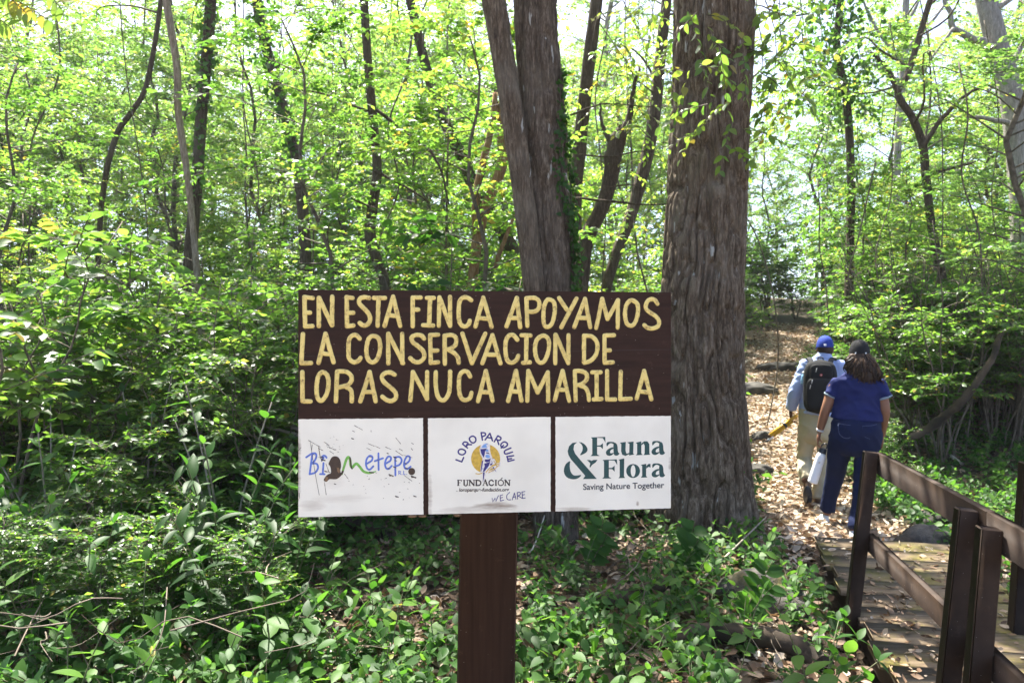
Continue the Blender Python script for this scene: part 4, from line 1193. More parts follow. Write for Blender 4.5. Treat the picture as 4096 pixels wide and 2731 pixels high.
# ---- young trees
YT = [proto('young_tree', 'x', 'tree', 'x', *plant(300 + i, H, sp, z0, stems=ns_, nb=nb, ns=n2, nl=nl, ll=ll, r0=r0, tint=ti, lean=.10, up=up, twigs=False), M[mt], M['stem'], 'crown', 'trunk') for i, (H, sp, z0, ns_, nb, n2, nl, ll, r0, ti, up, mt) in enumerate([
    (5.2, 1.7, .22, 1, 40, 9, 14, .078, .035, (.1, .9), .30, 'leaf'), (4.2, 1.5, .2, 2, 20, 8, 13, .080, .024, (.2, 1.0), .25, 'leaf'),
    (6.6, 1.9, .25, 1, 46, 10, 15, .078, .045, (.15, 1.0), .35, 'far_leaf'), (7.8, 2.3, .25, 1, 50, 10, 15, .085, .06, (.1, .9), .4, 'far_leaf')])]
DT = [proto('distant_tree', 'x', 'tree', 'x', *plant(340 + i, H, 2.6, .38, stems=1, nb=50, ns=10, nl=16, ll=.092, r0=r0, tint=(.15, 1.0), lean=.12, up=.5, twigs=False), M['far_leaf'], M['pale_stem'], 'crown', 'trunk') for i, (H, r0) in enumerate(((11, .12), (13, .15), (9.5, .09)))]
rng = np.random.default_rng(44)
SUNNY = []
def scatter(protos, n, y0, y1, vx0, vx1, mind, sc0, sc1, gword, noun, ok=None, used=None):
    used = used if used is not None else []
    got = 0
    for _ in range(n * 60):
        if got >= n: break
        y = y0 + (y1 - y0) * rng.random(); vx = rng.uniform(vx0, vx1); x = (vx - 1176) / FPX * y
        if not spot_ok(x, y) or (ok and not ok(x, y, vx)): continue
        if any((x - a) ** 2 + (y - b) ** 2 < mind ** 2 for a, b in used): continue
        used.append((x, y)); got += 1
        k = rng.integers(len(protos)); z_, r_ = zone(vx, y)
        place(protos[k], (x, y, float(gz(x, y))), rng.random() * 6.283, rng.uniform(sc0, sc1), f'{noun} {z_}, {r_}', f'{gword} {z_}', (rng.normal(0, .05), rng.normal(0, .05)))
U = []
def clear_mid(x, y, vx):
    """keeps the view open behind and right of the sign up to the trunks, and round the walkers"""
    if 640 < vx < 1780 and y < 6.9: return False
    if 1780 <= vx < 2080 and y < 11: return False
    if vx >= 1980 and y < 9.2: return False
    if path_dist(np.array([x]), np.array([y]))[0] < 1.15 and y < 22.4: return False
    return True
scatter(SH, 13, 3.6, 5.2, -150, 640, .5, .30, .5, 'low shrubs', 'low small-leaved shrub', None, U)
scatter(SH, 52, 5.0, 7.5, -250, 665, .48, .62, .98, 'shrubs', 'small-leaved shrub', None, U)
def thick_ok(x, y, vx): return path_dist(np.array([x]), np.array([y]))[0] > 1.5
scatter(TH, 12, 9.2, 12, 2080, 2520, .7, .85, 1.1, 'many-stemmed shrubs', 'dark many-stemmed shrub', thick_ok, U)
scatter(SH, 80, 7.0, 11.5, -250, 2600, .58, .75, 1.1, 'shrubs', 'small-leaved shrub', clear_mid, U)
scatter(SH, 64, 11, 19, -250, 2600, .75, .9, 1.3, 'shrubs', 'small-leaved shrub', clear_mid, U)
def trail_edge(x, y, vx): return .58 < path_dist(np.array([x]), np.array([y]))[0] < 1.35 and not (vx > 1780 and y < 8.6 and vx < 2010)
scatter(SH[:2], 30, 7.4, 17.5, 1690, 2150, .38, .25, .45, 'low shrubs along the trail', 'low leafy shrub by the trail', trail_edge, U)
scatter(SH, 26, 19, 25.5, 1640, 2350, .7, 1.0, 1.5, 'shrubs closing the far end of the trail', 'sunlit shrub closing the trail', lambda x, y, vx: y > 22.4 or path_dist(np.array([x]), np.array([y]))[0] > 1.0, U)
scatter(SH, 24, 11, 18, 1700, 2350, .6, 1.0, 1.4, 'shrubs', 'sunlit shrub', lambda x, y, vx: path_dist(np.array([x]), np.array([y]))[0] > 1.6, U)
U2 = []
def tall_ok(x, y, vx): return (path_dist(np.array([x]), np.array([y]))[0] > 2.7 or y > 23) and clear_mid(x, y, vx) and not (1180 < vx < 1980 and y < 9) and not (vx > 1980 and y < 9.5)
scatter(YT[:2], 11, 7.0, 9.5, -500, 2800, .9, .7, 1.0, 'young trees', 'leafy young tree', lambda x, y, vx: tall_ok(x, y, vx) and not 60 < vx < 720, U2)
scatter(YT, 24, 9.5, 14, -500, 2900, 1.15, .65, 1.0, 'young trees', 'leafy young tree', lambda x, y, vx: tall_ok(x, y, vx) and (y > 11.5 or not 60 < vx < 720), U2)
scatter(YT[2:], 92, 13.5, 24, -400, 2750, 1.15, .8, 1.2, 'young trees', 'leafy young tree', lambda x, y, vx: tall_ok(x, y, vx) and not (1900 < vx < 2260 and rng.random() < .75), U2)
scatter(YT[:3], 16, 23, 29, 1660, 2400, 1.1, .7, 1.0, 'young trees', 'sunlit young tree', lambda x, y, vx: path_dist(np.array([x]), np.array([y]))[0] > .9, U2)
scatter(YT[:2], 18, 10.5, 18, 1720, 2420, .9, .65, .95, 'young trees', 'bright young tree', lambda x, y, vx: path_dist(np.array([x]), np.array([y]))[0] > 1.45 and (vx < 1850 or vx > 2040), U2)
scatter(DT, 74, 17.5, 38, -300, 2650, 1.9, .75, 1.15, 'distant trees', 'tall pale-stemmed tree', lambda x, y, vx: not (1880 < vx < 2280 and rng.random() < .8), U2)

# ---- far wood: one mass
rng = np.random.default_rng(55); fo = Acc()
nc = 8500
y = rng.uniform(23, 48, nc); x = (rng.random(nc) * 2 - 1) * y * .78
h = rng.beta(1.0, 2.1, nc) * 15
B = np.stack([x, y, gz(x, y) + h + .2], 1); D = rng.normal(size=(nc, 3)); D[:, 2] *= .4
sprays(fo, rng, B, D, rng.uniform(.6, 1.3, nc), 22, .15, T_SMALL, (.1, 1.0), .3)
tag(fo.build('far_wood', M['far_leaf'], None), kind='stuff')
# ------------------------------------------------------------------ the trees one can tell apart
def bark(name, c0, c1, c2, sx=1.0, lichen=0.0, lcol=(.42, .42, .38), spot_scale=(16, 16, 4)):
    m, t, p, o = new_mat(name)
    n = noise(t, 1.0, 7, stretch=(30 * sx, 30 * sx, 5 * sx), rough=.78); n2 = noise(t, 2.2, 4)
    nf = noise(t, 1.0, 4, stretch=(95 * sx, 95 * sx, 13 * sx), rough=.7)
    n = math_n(t, 'ADD', math_n(t, 'MULTIPLY', n, .62), math_n(t, 'MULTIPLY', nf, .38))
    a_ = ramp(t, [(.36, c0), (.5, c1), (.63, c2)], n)
    a_ = mix(t, ramp(t, [(.5, (0, 0, 0)), (.72, (.55, .55, .55))], n2), a_, tuple(x * .5 + .5 * y for x, y in zip(c2, (.12, .12, .10))))
    if lichen:
        n3 = noise(t, 1.0, 3, stretch=spot_scale, rough=.5)
        f = ramp(t, [(1 - lichen, (0, 0, 0)), (1 - lichen + .035, (1, 1, 1))], n3)
        a_ = mix(t, f, a_, lcol)
    t.links.new(a_, p.inputs['Base Color']); p.inputs['Roughness'].default_value = .9
    p.inputs['Specular IOR Level'].default_value = .25
    bump(t, p, n, 1.0, .03)
    return m
M['bark_big'] = bark('ridged_brown_bark', (.024, .016, .010), (.125, .09, .058), (.32, .26, .19), 1.0, .325)
M['bark_twin'] = bark('grey_brown_bark', (.021, .015, .010), (.098, .072, .049), (.25, .205, .155), 1.0, .32)
M['bark_brown'] = bark('light_brown_bark', (.024, .017, .011), (.11, .08, .052), (.27, .215, .155), 1.0, .33)
M['bark_dark'] = bark('dark_bark', (.028, .02, .013), (.075, .054, .037), (.16, .125, .09), 1.3)
M['bark_pale'] = bark('pale_bark', (.09, .07, .045), (.25, .20, .135), (.44, .38, .29), 1.2)
M['bark_rust'] = bark('rusty_dead_wood', (.09, .045, .02), (.26, .14, .065), (.42, .30, .19), 1.2)
M['bark_grey'] = bark('pale_grey_bark', (.13, .12, .105), (.28, .26, .23), (.45, .42, .38), .8)

def trunk(acc, pts, radii, seg=64, rings=120, ridge=.0, nridge=26, seed=1, flare=0.0, flare_h=.5, lobes=5, stretch=3.5):
    p = smooth_path(pts, rings)
    s = np.concatenate([[0], np.cumsum(np.linalg.norm(np.diff(p, axis=0), axis=1))])
    so = np.linspace(0, 1, len(radii)); r = np.interp(np.linspace(0, 1, rings), so, radii)
    d, sd, u = frames(p)
    a = np.arange(seg) * 2 * math.pi / seg
    A, S = np.meshgrid(a, s)
    warp = 1.3 * (vnoise(A / (2 * math.pi) * 6, S * 1.1, seed + 5, 6) - .5) + .7 * (vnoise(A / (2 * math.pi) * 12, S * 3, seed + 6, 12) - .5)
    t1 = A / (2 * math.pi) * nridge + warp
    n1 = -1.25 * np.exp(-((2 * vnoise(t1, S * stretch * .8, seed, nridge) - 1) / .24) ** 2) + .75
    n2 = -1.2 * np.exp(-((2 * vnoise(t1 * 2, S * stretch * 2.2, seed + 1, nridge * 2) - 1) / .28) ** 2) + .8
    n3 = vnoise(A / (2 * math.pi) * 5, S * .8, seed + 2, 5)
    R = r[:, None] * (1 + ridge * .6 * n1 + ridge * .28 * n2 - ridge * .5 + .10 * (n3 - .5) + .02 * (vnoise(A / (2 * math.pi) * 90, S * 20, seed + 3, 90) - .5))
    if flare:
        fl = np.exp(-S / flare_h)
        R = R * (1 + fl * flare * (.6 + .4 * np.cos(lobes * A + seed) + .35 * np.cos((lobes - 2) * A + 2 * seed)))
    v = p[:, None] + R[..., None] * (np.cos(A)[..., None] * sd[:, None] + np.sin(A)[..., None] * u[:, None])
    i = np.arange(rings - 1)[:, None] * seg; j = np.arange(seg)[None]; j2 = (j + 1) % seg
    q = np.stack([i + j, i + j2, i + seg + j2, i + seg + j], -1).reshape(-1, 4)
    acc.add(v.reshape(-1, 3), None, q)
    return p, r

def down(pts):
    """adds a foot below the terrain under the last (lowest) point"""
    e = pts[-1]; pr = pts[-2]
    g = float(gz(e[0], e[1]))
    if e[2] > g + .05:
        k = (e[2] - g) * .35
        dx = (e - pr)[:2] / max(.05, pr[2] - e[2]) * k
        pts = list(pts) + [np.array([e[0] + dx[0], e[1] + dx[1], g - .08])]
    else: pts = list(pts[:-1]) + [np.array([e[0], e[1], g - .1])]
    return pts
def line(vs, d):
    """[(vx, vy[, depth])...] top to bottom -> points bottom to top, standing on the ground"""
    q = [P(v[0], v[1], v[2] if len(v) > 2 else d) for v in vs]
    return down(q)[::-1]

def crown(acc, stem, rng, path, z0, z1, nb, spread, ns=9, nl=12, ll=.085, tint=(.1, .9), sect=None, up=.25, r0=.03, droop=.3):
    B, D, Ln = [], [], []
    zs = path[:, 2]
    for k in range(nb):
        z = rng.uniform(z0, z1); i = int(np.argmin(np.abs(zs - z))); p = path[i].copy(); p[2] = z if abs(p[2] - z) < .5 else p[2]
        a2 = rng.uniform(*sect) if sect else rng.random() * 6.283
        bl = spread * (.5 + .7 * rng.random()); el = up + .6 * (rng.random() - .5)
        d = np.array([math.cos(a2) * math.cos(el), math.sin(a2) * math.cos(el), math.sin(el)])
        br = smooth_path([p, p + d * bl * .35 + rng.normal(size=3) * .05 * bl, p + d * bl * .7 + rng.normal(size=3) * .06 * bl, p + d * bl + np.array([0, 0, -.15 * bl])], 10)
        tube(stem, br, np.linspace(r0 * bl / spread, .005, 10), 6, caps=False)
        for q in range(ns):
            tt = (.3 + .7 * (q + rng.random()) / ns) * 9; i = min(int(tt), 8)
            B.append(br[i] + (br[i + 1] - br[i]) * (tt - i))
            D.append(d * rng.uniform(.3, 1) + np.cross(d, [0, 0, 1]) * rng.uniform(-1.2, 1.2) + np.array([0, 0, rng.uniform(-.5, .5)])); Ln.append(ll * nl * .45 * rng.uniform(.6, 1.2))
    sprays(acc, rng, np.array(B), np.array(D), np.array(Ln), nl, ll, T_SMALL, tint, droop, stem=None)

def tree(name, label, vs, d, radii, mat_, seed, top=None, ridge=.12, nridge=14, seg=40, rings=70, flare=.3, flare_h=.4, crown_=None, limbs=(), group='single trees in the wood', extra=None, leafmat='leaf', cat='tree'):
    pts = line(vs, d)
    if top is not None:
        e, pr = pts[-1], pts[-2]; dr = norm(e - pr); dr = norm(dr + np.array([0, 0, .6]))
        k = (top - e[2]) / dr[2]
        pts = pts + [e + dr * k * .5, e + dr * k]
    root = empty(name, (pts[0][0], pts[0][1], float(gz(pts[0][0], pts[0][1]))), label, cat, group)
    tr = Acc(); p, r = trunk(tr, pts, radii, seg, rings, ridge, nridge, seed, flare, flare_h)
    tr.build('trunk', M[mat_], root, True)
    st, fo = Acc(), Acc(); rng = np.random.default_rng(seed + 900)
    for lv, ld, lr in limbs:
        q = smooth_path([P(v[0], v[1], v[2] if len(v) > 2 else ld) for v in lv], 16)
        la = Acc(); tube(la, q + rng.normal(size=q.shape) * lr[0] * .15, np.interp(np.linspace(0, 1, 16), np.linspace(0, 1, len(lr)), lr), 8)
        la.build('limb', M[mat_], root, True)
    if crown_: crown(fo, st, rng, p, **crown_)
    if extra: extra(fo, st, rng, p)
    if fo.n: fo.build('crown', M[leafmat], root)
    if st.n: st.build('branches', M['stem'], root, True)
    return root, p, r

# the big tree right of the sign
def hang(vs, d, n, ll=.085, tint=(.3, .9)):
    """leafy sprigs hanging round the given picture points"""
    def f(fo, st, rng, p):
        B, D = [], []
        for v in vs:
            c = P(v[0], v[1], v[2] if len(v) > 2 else d)
            for k in range(n):
                B.append(c + rng.normal(size=3) * np.array([.14, .16, .16])); D.append(rng.normal(size=3) * np.array([1, 1, .5]) + np.array([0, 0, -.3]))
            tube(st, smooth_path([c + np.array([rng.normal(0, .2), .3, 1.3]), c + np.array([0, .1, .6]), c + rng.normal(size=3) * .05], 7), np.linspace(.007, .002, 7), 4, caps=False)
        sprays(fo, rng, np.array(B), np.array(D), np.full(len(B), .38), 10, ll, T_OVAL, tint, .5, stem=st)
    return f
tree('big_tree', 'massive straight trunk with ridged brown bark and white flecks, right behind the sign', [(1640, -700), (1640, -200), (1641, 0), (1633, 250), (1617, 550), (1612, 700), (1608, 900), (1622, 1205)], 6.5,
     [.42, .355, .34, .333, .335, .335, .325, .31], 'bark_big', 11, 11.5, .17, 38, 420, 620, .42, .38,
     dict(z0=5.6, z1=11.5, nb=22, spread=3.2, ns=14, nl=13, ll=.09, r0=.05), group='single trees in the wood',
     extra=hang([(1590, 40, 6.0), (1610, 150, 5.95), (1625, 255, 5.95), (1760, 60), (1800, 130), (1790, 220), (1830, 40), (1760, 250), (1850, 160)], 6.4, 7))
# the twin trunk
t2, p2, r2 = tree('twin_trunk_tree', 'ivy-edged grey-brown twin trunk, its left stem leaning away, behind the middle of the sign', [(1205, -500), (1222, -150), (1230, 0), (1248, 300), (1264, 500), (1272, 650), (1276, 900), (1278, 1250)], 6.0,
     [.17, .155, .165, .18, .178, .172, .17, .16], 'bark_twin', 17, 10, .17, 24, 230, 460, .25, .3, dict(z0=5.5, z1=10, nb=16, spread=2.6, ns=12, nl=12, ll=.085, r0=.04))
a = Acc()
ps = [P(1040, -450, 5.9), P(1100, -120, 5.86), P(1133, 0, 5.84), P(1166, 200, 5.82), P(1196, 400, 5.82), P(1220, 600, 5.84), P(1240, 800, 5.88), P(1262, 1050, 5.96), P(1270, 1240, 6.0)][::-1]
q_, r_ = trunk(a, ps, [.078, .08, .082, .084, .086, .09, .095, .10, .10], 160, 400, .16, 16, 23)
a.build('trunk', M['bark_brown'], t2, True)
fo, st = Acc(), Acc(); crown(fo, st, np.random.default_rng(2), q_, 4.9, 6.6, 8, 1.8, 10, 12, .08)
fo.build('crown', M['leaf'], t2); st.build('branches', M['stem'], t2, True)
# ivy climbing the twin trunk's right edge
fo, st = Acc(), Acc(); rng = np.random.default_rng(77)
vine_root = empty('ivy_vine', (p2[10][0] + .18, p2[10][1], 0), 'thin ivy with small dark leaves climbing the right edge of the twin trunk', 'vine')
for k in range(5):
    az0 = rng.uniform(-1.0, .1); pts = []
    for i in range(12, 230, 4):
        az = az0 + .35 * math.sin(i * .05 + k * 2) + rng.normal(0, .05)
        rr = r2[i] * 1.04 + .004
        pts.append(p2[i] + np.array([math.cos(az) * rr, math.sin(az) * rr, 0]))
    pts = np.array(pts); tube(st, pts, .0035, 4, caps=False)
    m = 230; ii = rng.integers(0, len(pts) - 1, m); out = norm(pts[ii] - p2[np.minimum(12 + ii * 4, len(p2) - 1)]) * np.array([1, 1, 0])
    add_leaves(fo, pts[ii] + rng.normal(size=(m, 3)) * .02 + out * .012, rng.normal(size=(m, 3)) * .8 + np.array([.2, 0, -.3]), out + np.array([0, 0, .5]) + rng.normal(size=(m, 3)) * .3, rng.uniform(.025, .055, m), rng.uniform(0, .5, m), T_HEART)
fo.build('foliage', M['broad'], vine_root); st.build('stem', M['stem'], vine_root, True)

# thinner trees, each with its own line
CR = lambda z0, z1, nb, sp, ll=.075, **k: dict(z0=z0, z1=z1, nb=max(4, nb // 2), spread=sp, ns=9, nl=12, ll=ll, r0=.02, **k)
tree('slender_tree', 'slender tree with pale bark curving up through the left thicket', [(366, -150), (382, 0), (406, 150), (410, 260), (430, 400), (441, 500), (452, 620), (462, 760), (466, 900)], 7.0, [.036, .033, .031, .03, .033, .036, .034, .034], 'bark_pale', 31, 8.5, .08, 8, 24, 90, .2, .3, CR(5.0, 8.5, 9, 2.0, .08))
def ivy_wrap(n, spread=.07, ll=.06, lo=.3):
    def f(fo, st, rng, p):
        i = rng.integers(int(len(p) * lo), len(p), n)
        q = p[i] + rng.normal(size=(n, 3)) * np.array([spread, spread, .1])
        add_leaves(fo, q, rng.normal(size=(n, 3)) + np.array([0, 0, -.4]), rng.normal(size=(n, 3)) * .6 + np.array([0, -.5, .8]), ll * rng.uniform(.6, 1.2, n), rng.uniform(0, .45, n), T_HEART)
    return f
tree('ivy_clad_tree', 'dark trunk wrapped in ivy, straight, left of the sign and behind the pale slender tree', [(495, -250), (484, 0), (476, 120), (464, 250), (452, 420), (436, 600), (425, 800)], 9.5, [.085, .08, .075, .07, .068, .065, .06], 'bark_dark', 37, 9.5, .1, 12, 36, 80, .25, .3, CR(5.2, 9.5, 14, 1.9), extra=ivy_wrap(1500, .09, .07))
tree('leaning_tree', 'thin dark tree leaning to the left, at the far left', [(375, -60), (362, 60), (335, 200), (300, 260), (268, 310), (240, 420), (225, 600)], 9.0, [.03, .032, .034, .03, .028, .024, .02], 'bark_dark', 41, 8, .06, 7, 20, 60, .2, .3, CR(5, 8, 8, 1.5))
tree('leafy_tree', 'trunk with leaves hanging all along it, left of the dark bent tree, leaning right', [(575, -200), (590, 0), (606, 90), (638, 200), (662, 290), (683, 380), (700, 560), (702, 800)], 10.5, [.09, .085, .08, .075, .072, .068, .065, .06], 'bark_dark', 43, 10, .1, 12, 36, 80, .25, .3, CR(5.8, 10, 14, 2.0), extra=ivy_wrap(1300, .12, .08))
tree('dark_bent_tree', 'dark slim tree bending at its middle, above the left half of the sign', [(828, -150), (836, 0), (846, 150), (862, 330), (866, 400), (855, 480), (850, 540), (868, 605), (888, 670), (905, 850)], 8.0, [.055, .052, .055, .06, .055, .05, .048, .045, .04, .035], 'bark_dark', 47, 8.5, .08, 8, 28, 110, .2, .3, CR(4.9, 8.5, 14, 1.8),
     limbs=[([(866, 480), (820, 462), (770, 440), (715, 430), (660, 432)], 7.8, (.014, .008, .004)), ([(846, 255), (800, 240), (740, 215), (680, 205), (620, 190)], 7.9, (.016, .01, .004)), ([(862, 250), (920, 295), (985, 345), (1015, 400), (1030, 470)], 7.8, (.02, .015, .008)), ([(858, 392), (905, 415), (950, 440), (985, 465)], 7.7, (.016, .012, .006))],
     extra=hang([(640, 205), (700, 225), (760, 235), (690, 440), (760, 450), (820, 250), (900, 80), (760, 90), (700, 110)], 7.9, 5, .07, (.4, 1.0)))
tree('dead_forked_tree', 'broken dead forked tree with rusty wood, left of the twin trunk', [(1150, 235), (1152, 300), (1154, 370), (1140, 420), (1118, 470), (1095, 560), (1080, 720), (1075, 900)], 8.5, [.055, .06, .062, .065, .06, .06, .055, .05], 'bark_rust', 53, None, .12, 8, 28, 60, .2, .3,
     limbs=[([(1094, 540), (1092, 460), (1110, 370), (1128, 290), (1140, 215)], 8.45, (.045, .042, .03)), ([(1135, 620), (1160, 550), (1190, 470)], 8.5, (.03, .025, .015))])
tree('ivy_clad_tree', 'dark ivy-covered trunk leaning left behind the dead forked tree', [(985, 180), (1035, 310), (1062, 360), (1085, 420), (1120, 480), (1160, 540), (1190, 620), (1200, 800)], 9.5, [.09, .09, .09, .085, .08, .07, .06, .05], 'bark_dark', 59, 8.5, .1, 10, 30, 70, .2, .3, CR(6, 8.5, 8, 1.7), extra=ivy_wrap(900, .09, .06, .2))
tree('dark_curved_tree', 'dark trunk rising right beside the twin trunk, behind it', [(1385, -150), (1370, 0), (1348, 180), (1332, 330), (1320, 480), (1326, 640), (1332, 800)], 8.2, [.085, .08, .08, .075, .07, .065, .06], 'bark_dark', 61, 9, .1, 10, 32, 80, .25, .3, CR(5, 9, 12, 1.8), extra=hang([(1420, 60), (1470, 160), (1440, 240), (1380, 120), (1490, 60)], 8.0, 6, .075, (.5, 1.0)))
tree('burl_tree', 'crooked dark tree with a knotted burl and bare grey twigs, between the two large trunks', [(1432, 290), (1420, 320), (1410, 355), (1406, 390), (1392, 450), (1365, 510), (1345, 560), (1335, 650), (1332, 800)], 7.9, [.085, .075, .08, .085, .08, .075, .105, .095, .05], 'bark_dark', 67, None, .22, 9, 40, 90, .2, .3,
     limbs=[([(1330, 355), (1400, 360), (1470, 348), (1520, 362)], 7.7, (.010, .008, .003)), ([(1320, 455), (1400, 462), (1460, 468), (1530, 470)], 7.6, (.014, .012, .005)), ([(1310, 265), (1380, 240), (1450, 242), (1530, 250)], 7.8, (.011, .008, .003)), ([(1424, 320), (1445, 270), (1452, 215), (1470, 150)], 7.85, (.05, .03, .012)), ([(1412, 340), (1385, 290), (1378, 240)], 7.9, (.04, .02, .008)), ([(1400, 430), (1450, 425), (1495, 437)], 7.6, (.008, .006, .003))],
     extra=hang([(1460, 300), (1490, 390), (1480, 220), (1440, 170), (1500, 130), (1490, 480)], 7.9, 6, .065, (.5, 1.0)))
tree('brown_slanting_tree', 'brown slanting trunk low behind the big tree, half hidden by leaves', [(1505, 250), (1490, 340), (1465, 440), (1440, 520), (1410, 600), (1390, 700)], 9.6, [.06, .07, .075, .08, .08, .06], 'bark_dark', 71, 6.5, .1, 9, 28, 60, .2, .3, CR(4.8, 6.5, 6, 1.3))
tree('bare_tree', 'tall pale grey tree with bare crooked limbs, at the upper right corner', [(2225, -250), (2262, -20), (2290, 100), (2318, 200), (2335, 330), (2345, 480), (2350, 700)], 13.0, [.20, .185, .18, .175, .17, .16, .15], 'bark_grey', 73, 14, .1, 16, 48, 90, .2, .5, CR(7.4, 14, 8, 2.6, .09),
     limbs=[([(2282, 112), (2240, 90), (2190, 66), (2182, 30), (2170, -10), (2200, -60)], 12.9, (.07, .06, .04, .02)), ([(2310, 170), (2340, 120), (2370, 70), (2420, 20)], 12.9, (.06, .04, .03)), ([(2330, 290), (2270, 272), (2210, 268), (2150, 270)], 12.8, (.05, .035, .012)), ([(2270, 30), (2330, -10), (2380, -60)], 12.9, (.06, .04, .02)), ([(2190, 66), (2150, 120), (2110, 180)], 12.8, (.03, .02, .006))])
tree('forked_tree', 'forked thin tree with a Y-shaped crown, right of the trail beyond the walkers', [(2085, 170), (2062, 215), (2095, 270), (2118, 330), (2128, 420), (2140, 520), (2165, 640), (2180, 800)], 11.0, [.06, .058, .056, .06, .055, .05, .045, .04], 'bark_dark', 79, 7.5, .1, 9, 28, 70, .2, .3, CR(4.2, 7.5, 26, 2.0),
     limbs=[([(2120, 340), (2150, 290), (2180, 255), (2225, 215), (2260, 200)], 10.9, (.04, .03, .015)), ([(2130, 400), (2190, 385), (2240, 372)], 10.9, (.03, .012)), ([(2062, 215), (2040, 160), (2000, 120)], 10.9, (.04, .02))])
tree('bare_tree', 'far slim bare tree with spreading twigs against the white sky, above the walkers', [(2085, -80), (2080, 30), (2078, 120), (2070, 220), (2060, 400)], 16, [.08, .075, .07, .065, .06], 'bark_grey', 83, 11, .06, 9, 24, 50, .2, .3, CR(8, 11, 6, 2.2, .09),
     limbs=[([(2078, 150), (2030, 90), (1990, 20), (1970, -40)], 16, (.05, .03, .015)), ([(2078, 120), (2130, 60), (2170, 10), (2200, -60)], 16, (.05, .03, .015)), ([(2074, 190), (2010, 150), (1960, 130)], 16, (.04, .012)), ([(2080, 60), (2110, 0), (2120, -60)], 16, (.04, .02))])
tree('vine_draped_tree', 'tree smothered in hanging green vines, above the trail, left of the forked tree', [(1928, -160), (1930, 0), (1922, 110), (1945, 240), (1955, 420), (1950, 640)], 12.5, [.075, .07, .065, .06, .055, .05], 'bark_dark', 89, 10, .1, 10, 28, 60, .2, .3, CR(5.5, 10, 24, 1.9, .08), extra=lambda fo, st, rng, p: [ivy_wrap(2600, .30, .085, .35)(fo, st, rng, p), hang([(1890, 120, 12), (1960, 170, 12), (1900, 250, 12), (1990, 260, 12), (1860, 330, 12), (1940, 380, 12), (2010, 150, 12), (1900, 430, 12), (1980, 460, 12), (1860, 480, 12), (1930, 530, 12), (2030, 380, 12)], 12, 9, .085, (.1, .7))(fo, st, rng, p)])
# thin lianas hanging between the trees
rng = np.random.default_rng(64)
for k, (vx, d_) in enumerate(((300, 8), (560, 9), (735, 9.5), (905, 8.5), (960, 9), (1010, 10), (1345, 9), (1465, 9), (1760, 11), (1905, 12), (1985, 11), (2035, 10.5), (2105, 10), (2215, 9.5), (2290, 10.5), (120, 8.5))):
    a = Acc(); x0 = (vx - 1176) / FPX * d_
    q = [(x0, d_, float(gz(x0, d_)) - .05)]
    top = rng.uniform(3.2, 6.5); px = x0; amp = rng.uniform(.08, .35)
    for t in np.linspace(.15, 1, 7): q.append((x0 + amp * math.sin(t * rng.uniform(2, 5) + k) + rng.normal(0, .05), d_ + rng.normal(0, .08), float(gz(x0, d_)) + top * t))
    tube(a, smooth_path(q, 40), rng.uniform(.006, .013), 6)
    z_, r_ = zone(vx, d_)
    tag(a.build('liana', M['stem'], None, True), f'thin bare liana hanging {z_}', 'vine', 'thin lianas in the wood')
# branches reaching into the picture at the upper left
fo, st = Acc(), Acc(); rng = np.random.default_rng(91)
o = empty('overhanging_branch', P(-60, -60, 4.2), 'feather-leaved yellowish branch hanging into the upper left corner', 'branch')
for v0, v1 in (((-80, -60), (60, 30)), ((-60, -20), (110, 45)), ((20, -90), (140, 20)), ((-90, 20), (20, 60))):
    b0, b1 = P(*v0, 4.2), P(*v1, 4.1); q = smooth_path([b0, (b0 + b1) / 2 + np.array([0, 0, .04]), b1], 12); tube(st, q, np.linspace(.006, .002, 12), 4)
    tg = norm(b1 - b0); sd = norm(np.cross(tg, [0, 1, 0]))
    for i in range(2, 12):
        for sg in (-1, 1): add_leaves(fo, [q[i]], [sd * sg + tg * .5 + np.array([0, 0, -.25])], [np.array([0, -.5, .8]) + rng.normal(size=3) * .2], rng.uniform(.07, .10), rng.uniform(.55, .95), T_OVAL)
fo.build('foliage', M['leaf'], o); st.build('stem', M['stem'], o, True)
